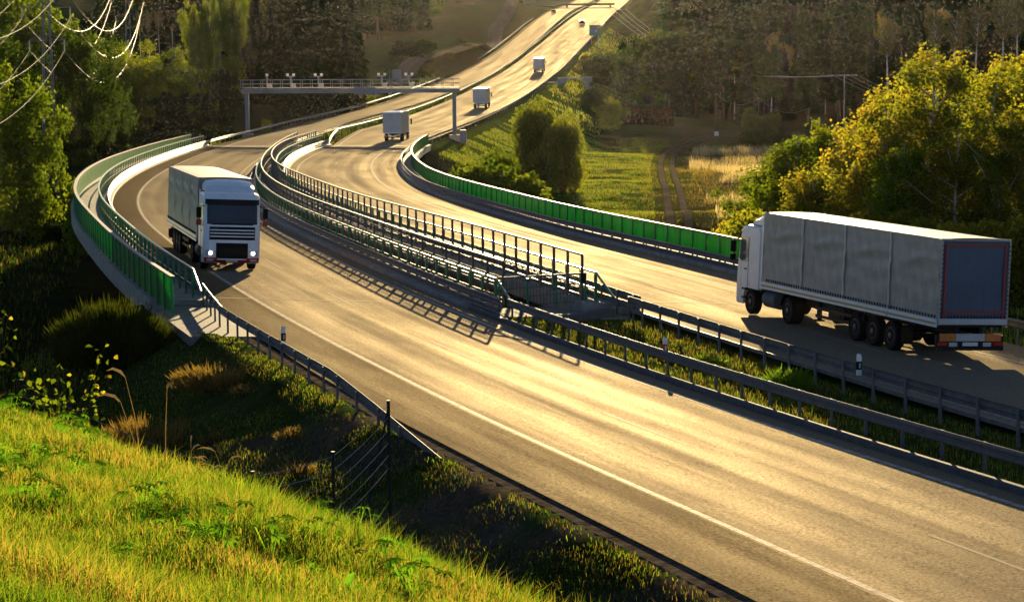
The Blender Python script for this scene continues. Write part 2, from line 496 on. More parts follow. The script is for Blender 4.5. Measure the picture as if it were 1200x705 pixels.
def road_sheet(name, side, y0, y1, o0, o1, dz, m, parent=None, n=6, step=STEP):
    mb = MB(); mb.uv = []; st = []; acc = 0; last = None
    for y in ylist(side, y0, y1, step):
        p = rp(side, y, 0)
        acc += 0 if last is None else (p - last).length; last = p
        row = []
        a, b = off_at(o0, y), off_at(o1, y)
        for j in range(n + 1):
            oo = a + (b - a) * j / n
            row.append(rp(side, y, oo, dz)); mb.uv.append((oo, acc))
        st.append(row)
    mb.loft(st)
    return mb.build(name, m, parent)

# ------------------------------------------------------------------ terrain
YB0, YB1 = 90.0, 288.0            # where the bridges begin and end
CP = np.array([
 (0, 0, -16), (-40, 0, -14), (40, 0, -12), (0, -60, -14), (80, 30, -10),
 (-20, 80, -13.5), (-16, 84, -12.8), (-30, 60, -13), (-45, 40, -11), (-80, 60, -11), (-60, 110, -14), (-28, 110, -17.5),
 (-40, 150, -20), (-5, 140, -19), (-20, 170, -20.5), (0, 200, -20), (-30, 220, -20), (-10, 250, -19.5), (-45, 250, -18.5),
 (22, 112, -13.2), (30, 130, -15), (45, 90, -11), (60, 150, -15), (100, 200, -15), (120, 100, -9), (200, 250, -10),
 (16, 221, -20), (20, 285, -21), (31, 460, -22.5), (45, 560, -23), (100, 560, -21), (60, 350, -21), (90, 420, -20), (150, 500, -15), (5, 330, -20.5), (12, 420, -22),
 (150, 350, -13), (60, 640, -14), (80, 740, 4), (70, 900, 26), (130, 1000, 40), (200, 800, 26), (160, 620, -6), (260, 650, 8), (300, 900, 45), (90, 1200, 42), (300, 1300, 70),
 (38, 760, -12), (45, 860, 2), (30, 640, -18), (20, 560, -20), (55, 1000, 16),
 (-60, 320, -17), (-100, 400, -16), (-70, 440, -15), (-45, 470, -13.5), (-60, 540, -11.5), (-30, 545, -10.8), (-25, 592, -7.9), (-90, 540, -13.5), (-150, 500, -12), (-100, 620, -7), (-120, 720, 2), (-150, 850, 15),
 (-60, 700, -1), (-18, 640, -5), (-10, 700, -1.8), (-6, 830, 3.4), (-60, 850, 7), (-60, 1000, 14), (0, 1000, 10.5), (-16, 1100, 14), (-250, 900, 26), (-220, 420, -10), (-80, 250, -17), (-60, 200, -17),
 (-120, 150, -12), (-200, 250, -8), (-300, 600, 8), (-100, 1200, 24), (40, 1150, 12.8), (60, 1300, 30), (-300, 1300, 55), (0, 1400, 36)], float)
def _tps(r2): return 0.5 * r2 * np.log(r2 + 1e-9)
_S = 100.0
_A = CP[:, :2] / _S
_K = _tps(((_A[:, None, :] - _A[None]) ** 2).sum(-1)) + 0.004 * np.eye(len(CP))
_P = np.c_[np.ones(len(CP)), _A]
_W = np.linalg.solve(np.block([[_K, _P], [_P.T, np.zeros((3, 3))]]), np.r_[CP[:, 2], 0, 0, 0])
def vnoise(x, y, s, seed=0):
    """smooth value noise"""
    x = x / s + seed * 17.3; y = y / s + seed * 9.1
    xi = np.floor(x); yi = np.floor(y); fx = x - xi; fy = y - yi
    fx = fx * fx * (3 - 2 * fx); fy = fy * fy * (3 - 2 * fy)
    h = lambda a, b: np.modf(np.abs(np.sin(a * 127.1 + b * 311.7 + seed) * 43758.5453))[0]
    return (h(xi, yi) * (1 - fx) + h(xi + 1, yi) * fx) * (1 - fy) + (h(xi, yi + 1) * (1 - fx) + h(xi + 1, yi + 1) * fx) * fy
def base_z(x, y):
    q = np.stack([x, y], -1) / _S
    out = np.empty(len(q))
    for i in range(0, len(q), 20000):
        b = q[i:i + 20000]
        K = _tps(((b[:, None, :] - _A[None]) ** 2).sum(-1))
        out[i:i + 20000] = K @ _W[:len(CP)] + np.c_[np.ones(len(b)), b] @ _W[len(CP):]
    return out
def crest_s(x, y):
    return (x - 0.2) * 0.876 + (y - 17.5) * 0.483
def hill_z(x, y):
    s = crest_s(x, y)
    h = -1.6 - 0.202 * x - 0.152 * y
    soft = 0.5 * (s + np.sqrt(s * s + 1.2)) - 0.12      # soft knee at the crest
    h = h - 0.42 * np.maximum(soft, 0)
    far = np.maximum(-x - 14, 0)
    return h - 0.10 * far + (vnoise(x, y, 2.3, 3) - 0.5) * 0.22 + (vnoise(x, y, 0.7, 5) - 0.5) * 0.08
def offsets(x, y):
    oL = (x - f1(LV, y)) / np.sqrt(1 + f1(LD, y) ** 2)
    oR = (x - f1(RV, y)) / np.sqrt(1 + f1(RD, y) ** 2)
    return oL, oR
def left_edge(y): return np.interp(y, [0, 60, 85, 290, 360, 500, 1500], [-3.2, -3.4, -4.6, -3.6, -2.8, -2.6, -2.6])
def right_edge(y): return np.interp(y, [0, 90, 290, 1500], [7.4, 7.4, 7.6, 7.6])
def terrain(x, y):
    x = np.atleast_1d(np.asarray(x, float)); y = np.atleast_1d(np.asarray(y, float))
    sh = x.shape; x = x.ravel(); y = y.ravel()
    b = base_z(x, y)
    b = b + (vnoise(x, y, 23, 1) - 0.5) * np.clip(np.abs(y) * 0.01, 0.3, 3.0) + (vnoise(x, y, 6, 2) - 0.5) * 0.5
    h = hill_z(x, y)
    k = 0.8
    hm = np.where(y < 140, np.maximum(b, h) + k * np.exp(-np.abs(b - h) / k) * 0.25, b)
    oL, oR = offsets(x, y)
    ditch = f1(ZV, y) + .2 - np.interp(-oL, [2, 4, 7, 12, 20], [.1, .35, 1.1, 1.5, 9]) - np.interp(y, [0, 62, 85], [0, 0, 12]) + (vnoise(x, y, 1.4, 9) - .5) * .12
    hm = np.where((oL < 0) & (y < 85), np.maximum(hm, ditch), hm)
    zl = f1(ZV, y) - f1(BANK, y) * (np.clip(oL, -6, 9) - 4)
    zrr = f1(ZV, y) - f1(BANK, y) * (np.clip(oR, -6, 8) + 2)
    dl = left_edge(y) - oL; dr = oR - right_edge(y)
    dist = np.maximum(np.maximum(dl, dr), 0)
    zc = np.where(dl > -6.5, zl, zrr)
    mid = (oL > 8.0) & (oR < -4.2 - np.interp(y, [0, 289, 345, 1500], [0, 0, 4.2, 4.2]))
    zc = np.where(mid, np.minimum(zl, zrr), np.where(oL <= 8.0, zl, zrr))
    into = np.maximum(0, np.minimum(y - YB0, YB1 - y))
    sink = 0.16 + 0.0009 * np.maximum(y, 0)
    lip = np.where(mid & (y < 104), np.where(y < YB0 - 1, 0.05, -.35), np.where(mid & (y > YB1), 0.0, -sink))
    lip = np.where((oL < 0) & (oL > -2.75) & (y < 80), -0.30, np.where((oL <= -2.75) & (oL > -4.2) & (y < 80), -0.03, lip))
    drop = np.maximum(into - np.where(mid & (y < 140), 14.0, 1.0), 0) * 0.62
    sl = np.where(dl > 0, 0.50, 0.45)
    lo = zc + lip - sl * dist - drop
    hi = zc + lip + 0.75 * dist
    hi = np.where((into > 0) & ~(mid & (y < 104)), np.maximum(zc - 0.9 - drop * 2 + 0.5 * dist, zc - 6 + 0.8 * dist), hi)
    z = np.clip(hm, lo, np.maximum(hi, lo))
    return z.reshape(sh)
def tz(x, y): return float(terrain(x, y)[0])

ny, nx = 430, 430
ys = [-40.0]
while ys[-1] < 1480:
    ys.append(ys[-1] + max(0.42, abs(ys[-1]) * 0.0125))
ys = np.array(ys); t = np.linspace(-1, 1, nx)
t = np.sign(t) * (0.72 * np.abs(t) + 0.28 * np.abs(t) ** 3)
GX = t[None, :] * (30 + 0.42 * np.maximum(ys, 5))[:, None] + 0.0 * ys[:, None]
GY = np.repeat(ys[:, None], nx, 1)
GZ = terrain(GX, GY)
ny = len(ys)
idx = np.arange(ny * nx).reshape(ny, nx)
F = np.stack([idx[:-1, :-1], idx[:-1, 1:], idx[1:, 1:], idx[1:, :-1]], -1).reshape(-1, 4)
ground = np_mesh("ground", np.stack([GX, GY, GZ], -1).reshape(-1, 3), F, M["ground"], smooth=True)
tag(ground, kind="structure")
# what grows or lies where, plus painted left-valley shade: albedo per vertex
x, y = GX.ravel(), GY.ravel(); oL, oR = offsets(x, y)
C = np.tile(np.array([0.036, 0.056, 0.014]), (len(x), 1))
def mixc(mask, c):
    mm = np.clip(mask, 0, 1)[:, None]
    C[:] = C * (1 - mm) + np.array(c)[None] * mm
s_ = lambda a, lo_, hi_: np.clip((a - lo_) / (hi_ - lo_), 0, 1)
mixc(s_(-x, 14, 24) * (y > 20) * (y < 320), (0.018, 0.026, 0.008))  # shade of the left slope and valley darkened into the ground colour
mixc(s_(crest_s(x, y), 1.0, -1.0) * (y < 60), (0.05, 0.085, 0.008))                     # meadow slope under the camera
mixc(s_(oL, -9, -4) * s_(left_edge(y) + 0.8 - oL, -1.5, 0.5) * (y < 62) * s_(vnoise(x, y, 1.6, 8), 0.25, 0.6), (0.085, 0.07, 0.052))   # gravel verge
fieldm = s_(oR, 9, 13) * s_(y, 140, 170) * s_(x, 26.5 + (y - 285) * 0.06, 17 + (y - 285) * 0.06) * (y < 470)
mixc(fieldm, (0.055, 0.105, 0.012))
mixc(fieldm * s_(vnoise(x, y * 0.5, 14, 4), 0.45, 0.7) * 0.8, (0.10, 0.082, 0.028))
heath = s_(x, 18 + (y - 221) * 0.055, 22 + (y - 221) * 0.055) * s_(y, 150, 200) * (y < 560) * (x < 110)
mixc(heath, (0.11, 0.085, 0.04))
mixc(s_(oR, 7, 8) * s_(y, 285, 300) * s_(24 - oR, 0, 4) * (y < 900), (0.055, 0.085, 0.014))   # motorway bank
wood = s_(x, 40, 60) * s_(y, 540, 600)
mixc(wood, (0.03, 0.03, 0.014))
wl = s_(-x, 40, 70) * s_(y, 120, 180)
mixc(wl * 0.8, (0.016, 0.024, 0.008))  # dark left wood floor, albedo lowered further to hold the valley shade
mead = s_(-x, 95, 115) * s_(170 + 0.05 * y, -x + 200, -x + 160) * s_(y, 640, 680) * s_(900 - y, 0, 40)
mixc(mead, (0.05, 0.10, 0.02))
mixc(s_(y, 560, 620) * s_(-oL, 25, 40) * s_(95 - (-x), 0, 20) * 0.8, (0.09, 0.075, 0.035))
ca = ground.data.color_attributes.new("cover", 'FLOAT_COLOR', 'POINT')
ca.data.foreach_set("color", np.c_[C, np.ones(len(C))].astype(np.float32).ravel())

# ------------------------------------------------------------------ roads
lroadL = lambda y: np.interp(y, [0, 70, 95, 290, 330, 1500], [-2.4, -2.4, -1.75, -1.75, -1.4, -1.4])
lroad = road_sheet("road", 'L', -50, 1490, lroadL, 8.0, 0.0, M["asphalt_left"], n=8); tag(lroad, kind="structure")
RLW = lambda y: np.interp(y, [0, 289, 345, 1500], [0, 0, 4.2, 4.2])
rroad = road_sheet("road", 'R', -50, 1490, lambda y: -4.3 - RLW(y), 6.2, 0.0, M["asphalt"], n=8); tag(rroad, kind="structure")
def stripe(side, o, w, y0, y1, parent, name="edge_line"):
    return road_sheet(name, side, y0, y1, lambda y: off_at(o, y) - w / 2, lambda y: off_at(o, y) + w / 2, 0.004 + 0, M["paint"], parent, n=1)
stripe('L', 0, 0.17, -40, 1300, lroad); stripe('L', 7.2, 0.2, -40, 1300, lroad)
stripe('R', lambda y: -3.55 - RLW(y), 0.2, -40, 1300, rroad); stripe('R', 3.6, 0.2, -40, 1300, rroad)
def dashes(side, o, y0, y1, length, gap, w, parent, name="lane_line"):
    mb = MB(); y = y0; D = LD if side == 'L' else RD
    while y < y1:
        c = 1 / math.sqrt(1 + f1(D, y) ** 2)
        st = []
        for k in range(5):
            yy = y + length * c * k / 4
            st.append([rp(side, yy, o - w / 2, 0.004), rp(side, yy, o + w / 2, 0.004)])
        mb.loft(st)
        y += (length + gap) * c
    return mb.build(name, M["paint"], parent)
dashes('L', 3.6, 21.5, 900, 6, 12, 0.11, lroad); dashes('R', 0.0, 25, 900, 6, 12, 0.11, rroad)
# worn white flecks in the lanes, expansion joints of the bridges
mb = MB()
for (o, y) in ((5.4, 49), (1.9, 53.0), (4.6, 103.5), (5.3, 105)):
    p = rp('L', y, o, 0.008); a = heading('L', y)
    n = 7; L_, W_ = random.uniform(.16, .26), random.uniform(.05, .08)
    mb.add([(p.x + math.cos(a) * L_ * math.cos(2*PI*k/n) * random.uniform(.7, 1.1) - math.sin(a) * W_ * math.sin(2*PI*k/n),
             p.y + math.sin(a) * L_ * math.cos(2*PI*k/n) + math.cos(a) * W_ * math.sin(2*PI*k/n), p.z) for k in range(n)], [tuple(range(n))])
mb.build("paint_fleck", M["paint"], lroad)
for side, road, ys_, oo in (('L', lroad, (YB0 + 2.5, YB1), (-1.7, 7.9)), ('R', rroad, (YB0 + 2, YB1, YB1 - 13), (-4.2, 6.1))):
    for yj in ys_:
        mb = MB(); w = 0.12 if yj < 120 else 0.5
        st = []
        for k in range(9):
            o = oo[0] + (oo[1] - oo[0]) * k / 8
            d = f1(LD if side == 'L' else RD, yj)
            yy = yj + o * d * 0.5
            st.append([rp(side, yy - w, o, 0.006), rp(side, yy + w, o, 0.006)])
        mb.loft(st); mb.build("bridge_joint", M["paint"] if yj != YB1 else M["concrete"], road)

# kerb along the median and on the bridges (concrete step)
def kerb(name, side, o, y0, y1, w, h, label, dz0=-0.15, m="kerb"):
    mb = MB(); sweep(mb, side, y0, y1, [(0, dz0), (0, h - .02), (0.02, h), (w - .02, h), (w, h - .02), (w, dz0)], o=o)
    ob = mb.build(name, M[m]); return tag(ob, label, "kerb")
kerb("kerb", 'L', 8.0, -40, YB0 - 1, 0.24, 0.16, "long low dark concrete kerb between the near road and the grassy median")

M["gravel"] = simple("gravel", (0.10, 0.082, 0.062), .95, 0, .7, 3.0, bump=1.0, spec=0)
mb = MB(); sweep(mb, 'L', -30, 79.5, [(-2.40, -.015), (-2.43, -.05), (-2.78, -.06), (-2.95, -.14), (-3.05, -.5)], closed=False)
tag(mb.build("gravel_verge", M["gravel"]), kind="structure")
# bridges -----------------------------------------------------------
def bridge(label, side, o0, o1, slabs):
    root = empty("motorway_bridge", rp(side, YB0, (o0 + o1) / 2), 0, label, "bridge")
    inv = Matrix.Translation(root.location).inverted()
    def fin(mb, name, m):
        ob = mb.build(name, m, root); ob.matrix_parent_inverse = inv; return ob
    mb = MB(); sweep(mb, side, YB0, YB1, [(o0 + .25, -0.05), (o1 - .25, -0.05), (o1 - .25, -0.5), (o1 - 1.8, -0.75), (o1 - 2.6, -2.0), (o0 + 2.6, -2.0), (o0 + 1.8, -0.75), (o0 + .25, -0.5)])
    fin(mb, "deck", M["concrete"])
    for a, b in slabs:                     # raised service walks with their outer edge beam
        mb = MB(); lo_ = -0.55 if (a == o0 or b == o1) else -0.1
        sweep(mb, side, YB0, YB1, [(a, lo_), (a, 0.15), (a + .03, 0.17), (b - .03, 0.17), (b, 0.15), (b, lo_)])
        fin(mb, "edge_beam", M["concrete"])
    for yp in (130, 170, 210, 250):
        mb = MB(); p = rp(side, yp, (o0 + o1) / 2 + .0, -2.0); g = tz(p.x, p.y)
        mb.bbox((p.x, p.y, (p.z + g - 1.5) / 2), (1.4, 3.4, p.z - g + 1.5), .25)
        fin(mb, "pier", M["concrete"])
    for ye in (YB0 - 1.2, YB1 + .2):
        mb = MB(); sweep(mb, side, ye, ye + 1.0, [(o0 + .3, -0.3), (o1 - .3, -0.3), (o1 - .3, -5), (o0 + .3, -5)])
        fin(mb, "abutment", M["concrete"])
    return root
bridge("left concrete road bridge carrying the oncoming lorry", 'L', -4.5, 9.7, [(-4.5, -1.76), (8.01, 9.7)])
bridge("right concrete road bridge beside the grassy field", 'R', -6.0, 8.0, [(-6.0, -4.31), (6.21, 8.0)])

# guardrails --------------------------------------------------------
WPROF = [(0.0, .0), (.05, .04), (.05, .09), (0.0, .13), (0.0, .18), (.05, .22), (.05, .27), (0, .31)]
def wbeam(mb, side, y0, y1, o, z, face, mi=0, step=STEP):
    """corrugated rail; face=+1 bulges towards larger offsets"""
    prof = [(face * a, z - .31 + b) for a, b in WPROF] + [(face * (a - .012), z - .31 + b) for a, b in reversed(WPROF)]
    sweep(mb, side, y0, y1, prof, o=o, step=step, mi=mi)

def post_mesh(h, w=.055, d=.11, m="steel_post", name="post"):
    mb = MB()
    mb.add([(0, -d/2, 0), (w, -d/2, 0), (w, -d/2+.012, 0), (.012, -d/2+.012, 0), (.012, d/2-.012, 0), (w, d/2-.012, 0), (w, d/2, 0), (0, d/2, 0),
            (0, -d/2, h), (w, -d/2, h), (w, -d/2+.012, h), (.012, -d/2+.012, h), (.012, d/2-.012, h), (w, d/2-.012, h), (w, d/2, h), (0, d/2, h)],
           [(i, (i+1) % 8, (i+1) % 8+8, i+8) for i in range(8)] + [tuple(range(8, 16))])
    o = mb.build(name, M[m]); me = o.data; bpy.data.objects.remove(o); return me
PM = {h: post_mesh(h) for h in (.62, .95)}

def posts_along(root, side, y0, y1, o, spacing, mesh, dz=0.0, name="post", cap=100, offz=None):
    inv = root.location
    ylst = ylist(side, y0, y1, spacing)
    if len(ylst) > 1 and ylst[-1] - ylst[-2] < 0.4: ylst = ylst[:-1]
    extra = None
    for i, y in enumerate(ylst):
        p = rp(side, y, off_at(o, y), dz)
        if i < cap:
            place_post(mesh, name, p - inv, heading(side, y) - PI / 2, root)
        else:
            extra = extra or []
            extra.append((p - inv, heading(side, y) - PI / 2))
    if extra:
        V = []; Fc = []; Mi = []
        mb = MB()
        for p, a in extra:
            Rm = Matrix.Rotation(a, 3, 'Z')
            mb.add([Rm @ v.co + p for v in mesh.vertices], [tuple(f.vertices) for f in mesh.polygons])
        ob = mb.build(name, mesh.materials[0], root); ob["kind"] = "stuff"

def guardrail(label, side, y0, y1, o, face, z=.75, spacing=2.0, rails=1, post_h=None, dzp=-0.1, behind=0.09, group=None, cap=100, lower=None, pm=None):
    root = empty("guardrail", rp(side, y0, off_at(o, y0)), 0, label, "guardrail", group)
    mb = MB()
    wbeam(mb, side, y0, y1, o, z, face)
    if rails > 1: wbeam(mb, side, y0, y1, o, z - .36, face)
    ob = mb.build("rail", M["steel"], root); ob.matrix_parent_inverse = Matrix.Translation(root.location).inverted()
    if lower:
        mb = MB(); sweep(mb, side, y0, y1, [(0, lower - .06), (0, lower + .06), (face * .05, lower + .06), (face * .05, lower - .06)], o=o)
        ob = mb.build("lower_rail", M["steel"], root); ob.matrix_parent_inverse = Matrix.Translation(root.location).inverted()
    bh = (lambda y: off_at(o, y) - face * behind)
    posts_along(root, side, y0 + .6, y1 - .2, bh, spacing, pm or PM[.95], dz=z - .95 - .02, cap=cap)
    return root

flare = lambda y: np.interp(y, [54, 60, 82, 92], [-3.15, -3.05, -3.0, -2.2])
g1 = guardrail("steel guardrail on the grass verge, its near end slanting down into the ground", 'L', 65, 92, flare, +1, spacing=1.95)
# its sunken end on shorter and shorter posts
for y in (64.0, 61.9, 59.8, 57.8):
    zz = .75 - .72 * (1 - (y - 54.5) / 10.5) ** 1.15
    place_post(PM[.95], "post", rp('L', y, flare(y) - .09, zz - .97) - g1.location, heading('L', y) - PI / 2, g1)
mb = MB(); st = []
for k in range(8):
    y = 54.5 + (65 - 54.5) * k / 7; zz = .75 - .72 * (1 - k / 7) ** 1.15
    st.append([rp('L', y, flare(y) + a, zz - .31 + b) for a, b in WPROF] + [rp('L', y, flare(y) + a - .012, zz - .31 + b) for a, b in reversed(WPROF)])
mb.loft(st, closed=True, caps=True)
ob = mb.build("sunken_end", M["steel"], g1); ob.matrix_parent_inverse = Matrix.Translation(g1.location).inverted()
guardrail("double steel guardrail on the left bridge beside the green railing at the lorry", 'L', 92, 288, -2.05, +1, rails=2, spacing=2.0, cap=99)
guardrail("long steel guardrail on the near edge of the grassy median", 'L', 14, 86, 8.75, -1, spacing=2.0)
guardrail("double steel guardrail on the left bridge below the short green median railing", 'L', 86, 289, 8.45, -1, rails=2, spacing=2.0, cap=99)
guardrail("steel guardrail on the median right beside the silver lorry", 'R', 18, 87, -5.2, +1, spacing=2.0, lower=.22)
guardrail("double steel guardrail of the right bridge on its median side", 'R', 87, 289, -4.75, +1, rails=2, spacing=2.0, cap=99)
guardrail("double steel guardrail of the right bridge in front of the long green panels", 'R', 102, 289, 6.6, -1, rails=2, spacing=2.0, cap=99)
guardrail("steel guardrail on the far verge behind the silver lorry", 'R', 30, 102, 7.0, -1, spacing=2.0)
fm = PM[.95]
guardrail("pale guardrail on the outer bank past the left bridge end, below the toll gantry", 'L', 288, 575, lambda y: np.interp(y, [288, 320, 600], [-2.05, -1.7, -1.9]), +1, spacing=4.0, cap=99)
guardrail("short far guardrail on the left bank below the overpass", 'L', 675, 900, -2.3, +1, spacing=6.0)
guardrail("dark guardrail along the far median on the oncoming side", 'L', 289, 1045, lambda y: np.interp(y, [289, 330, 1100], [8.45, 8.9, 8.9]), -1, spacing=8.0, cap=99)
guardrail("guardrail along the far median on the side of the three box lorries", 'R', 289, 1045, lambda y: np.interp(y, [289, 330, 1100], [-4.75, -9.3, -9.5]), +1, spacing=8.0, cap=99)
guardrail("long far guardrail on the right bank from the gantry up to the blue sign", 'R', 289, 860, 7.0, -1, spacing=6.0, cap=99)

# green railings (posts and a hand rail) ----------------------------
def railing(label, side, y0, y1, o, h=1.3, base=.17, spacing=2.0, end=True, dark=False, cap=99, flip=1):
    root = empty("railing", rp(side, y0, o), 0, label, "railing")
    inv = Matrix.Translation(root.location).inverted()
    m = M["green"]
    mb = MB(); sweep(mb, side, y0, y1, [(-.05, h - .04), (-.05, h + .04), (.05, h + .04), (.05, h - .04)], o=o)
    mb.build("hand_rail", m, root).matrix_parent_inverse = inv
    mb = MB(); mb.box((0, 0, (h - .06 - base) / 2), (.09, .16, h - .06 - base)); mb.box((0, 0, .01), (.2, .24, .03))
    po = mb.build("post", m); pm = po.data; bpy.data.objects.remove(po)
    posts_along(root, side, y0 + .05, y1, o, spacing, pm, dz=base, cap=cap)
    mb = MB(); sweep(mb, side, y0, y1, [(-.02, .62), (-.02, .68), (.02, .68), (.02, .62)], o=o)
    mb.build("mid_rail", m, root).matrix_parent_inverse = inv
    if end:                                # slanting end strut
        mb = MB(); mb.tube([rp(side, y0, o, h), rp(side, y0 - 2.2, o, .55)], .06, 4)
        mb.build("end_strut", m, root).matrix_parent_inverse = inv
    return root
railing("green post railing on the left bridge between the guardrail and the outer panels", 'L', 91, 288, -2.65, spacing=2.0)
railing("green post railing on the left bridge along the median gap", 'L', 88.5, 286, 9.0, spacing=2.0)
railing("dark green post railing on the right bridge along the median gap", 'R', 90.5, 286, -5.35, spacing=2.0)

# solid green outer parapets -----------------------------------------
def parapet(label, side, y0, y1, o, h=1.45, base=.17):
    root = empty("parapet", rp(side, y0, o), 0, label, "parapet")
    inv = Matrix.Translation(root.location).inverted()
    def fin(mb, n, m): ob = mb.build(n, m, root); ob.matrix_parent_inverse = inv; return ob
    mb = MB(); sweep(mb, side, y0, y1, [(-.09, h - .03), (-.09, h + .05), (.09, h + .05), (.09, h - .03)], o=o); fin(mb, "hand_rail", M["steel"])
    mb = MB(); ylst = ylist(side, y0, y1, 2.0)
    pm = MB().box((0, 0, (h - base) / 2 - .02), (.07, .1, h - base - .04)).build("post", M["green"]); pme = pm.data; bpy.data.objects.remove(pm)
    for a, b in zip(ylst[:-1], ylst[1:]):
        st = []
        for k in range(3):
            y = a + .04 + (b - a - .08) * k / 2
            st.append([rp(side, y, o + .02, base + .06), rp(side, y, o + .02, h - .05), rp(side, y, o - .0, h - .05), rp(side, y, o - .0, base + .06)])
        mb.loft(st, closed=True, caps=True)
    fin(mb, "panel", M["panel"])
    posts_along(root, side, y0, y1, o - .07 if side == 'L' else o - .05, 2.0, pme, dz=base, cap=99)
    return root
parapet("outer green panel parapet of the left bridge, beside the broom bush", 'L', 85.5, 288, -4.2, base=.02)
parapet("outer green panel parapet of the right bridge, against the field", 'R', 100, 288, 7.7)

# grey mesh fences in the gap between the bridges --------------------
def grid_fence(label, side, y0, y1, o, h=1.95, base=.17, solid=True):
    root = empty("mesh_fence", rp(side, y0, o), 0, label, "fence")
    inv = Matrix.Translation(root.location).inverted()
    def fin(mb, n, m): ob = mb.build(n, m, root); ob.matrix_parent_inverse = inv; return ob
    mb = MB()
    for z in ((h, .35, base + .12) if not solid else (h, 1.0, base + .1)):
        sweep(mb, side, y0, y1, [(-.04, z - .04), (-.04, z + .04), (.04, z + .04), (.04, z - .04)], o=o)
    fin(mb, "frame_rail", M["mesh_grey"])
    pm = MB().box((0, 0, (h - base) / 2), (.09, .09, h - base)).build("post", M["mesh_grey"]); pme = pm.data; bpy.data.objects.remove(pm)
    posts_along(root, side, y0, y1, o, 2.0 if not solid else 2.4, pme, dz=base, cap=99)
    mb = MB()                              # wire mesh as thin bars
    ylst = ylist(side, y0, y1, .2 if solid else .5)
    for y in ylst:
        if y > 250: break
        p = rp(side, y, o, base + .1); a = heading(side, y)
        top = h if solid else .95
        mb.box((p.x, p.y, p.z + (top - base - .1) / 2), (.018 if solid else .02, .012, top - base - .1), rz=a)
    for z in (np.arange(base + .3, h, .42) if solid else np.arange(base + .25, .95, .2)):
        sweep(mb, side, y0, y1, [(-.007, z - .012), (-.007, z + .012), (.007, z + .012), (.007, z - .012)], o=o)
    fin(mb, "wire_mesh", M["mesh_grey"])
    return root
grid_fence("nearer grey mesh fence on the left bridge edge over the median gap", 'L', 89, 283, 9.45)
grid_fence("farther tall grey bar fence on the right bridge edge over the median gap", 'R', 91, 283, -5.75, solid=False)

# gate closing the gap at the near end
a, b = rp('L', 88.5, 9.1), rp('R', 91, -5.6)
root = empty("gate", a, 0, "green railing gate closing the median gap at its near end", "gate")
inv = Matrix.Translation(root.location).inverted()
za = a.z + .1
mb = MB(); mb.tube([(a.x, a.y, za + 1.22), (b.x, b.y, b.z + 1.22)], .045, 6); mb.build("top_rail", M["steel"], root).matrix_parent_inverse = inv
for k in range(4):
    q = a.lerp(b, (k + .02) / 3.04)
    mb = MB(); mb.box((q.x, q.y, q.z + .65), (.09, .09, 1.15)); mb.build("post", M["green"], root).matrix_parent_inverse = inv
mb = MB()
for k in range(26):
    q = a.lerp(b, (k + .5) / 26); mb.tube([(q.x, q.y, q.z + .15), (q.x, q.y, q.z + 1.18)], .009, 4)
for z in (.15, .5, .85): mb.tube([(a.x, a.y, a.z + z), (b.x, b.y, b.z + z)], .012, 4)
mb.build("wire_mesh", M["mesh_grey"], root).matrix_parent_inverse = inv
mb = MB(); mb.bbox((b.x - .1, b.y - .12, b.z + 1.05), (.2, .16, .34), .02); mb.build("lock_box", M["darkm"], root).matrix_parent_inverse = inv
# paved patches at the bridge ends
def patch(label, pts, dz=.06):
    mb = MB(); n = len(pts)
    P = [(px, py, tz(px, py) + dz) for px, py in pts]
    c = np.mean([p for p in P], 0)
    mb.add(P + [tuple(c)] + [(p[0], p[1], p[2] - .5) for p in P], [(i, (i + 1) % n, n) for i in range(n)] + [(i, (i + 1) % n, (i + 1) % n + n + 1, i + n + 1) for i in range(n)])
    return tag(mb.build("paving", M["stone"]), label, kind="structure")
# paved end of the left bridge walk
mb = MB(); sweep(mb, 'L', 79.5, 91, [(-4.6, -.8), (-4.55, -.03), (-3.2, -.015), (-1.9, -.015), (-1.9, -.8)], step=1.0)
tag(mb.build("paving", M["stone"]), kind="structure")
patch("small paved patch on the median under the gap gate", [tuple(rp('L', yy, oo_)[:2]) for yy, oo_ in ((86.8, 8.9), (90, 9.3), (90.2, 13.0), (84.5, 12.6), (83.8, 10.5))], .3)

# ------------------------------------------------------------------ lorries
def wheel(root, x, y, r=.5, w=.3, name="wheel", scale_w=1.0):
    s = 1 if y > 0 else -1
    mb = MB(); a0, a1 = (y - w / 2 , y + w / 2)
    mb.lathe([(r * .56, a0 + .02), (r * .9, a0), (r, a0 + .05), (r, a1 - .05), (r * .9, a1), (r * .56, a1 - .02)], (x, 0, r), 'y', 28)
    wo = mb.build(name, M["black"], root, smooth=False)
    mb = MB(); e = y + s * (w / 2 - .015)
    mb.lathe([(r * .58, e - s * .01), (r * .52, e + s * .004), (r * .36, e - s * .1), (r * .2, e - s * .1), (r * .2, e + s * .02), (r * .05, e + s * .03)], (x, 0, r), 'y', 20)
    for k in range(10):
        t = 2 * PI * k / 10; mb.box((x + math.cos(t) * r * .44, e - s * .03, r + math.sin(t) * r * .44), (.035, .05, .035))
    mb.build("rim", M["rim"], wo)
    return wo

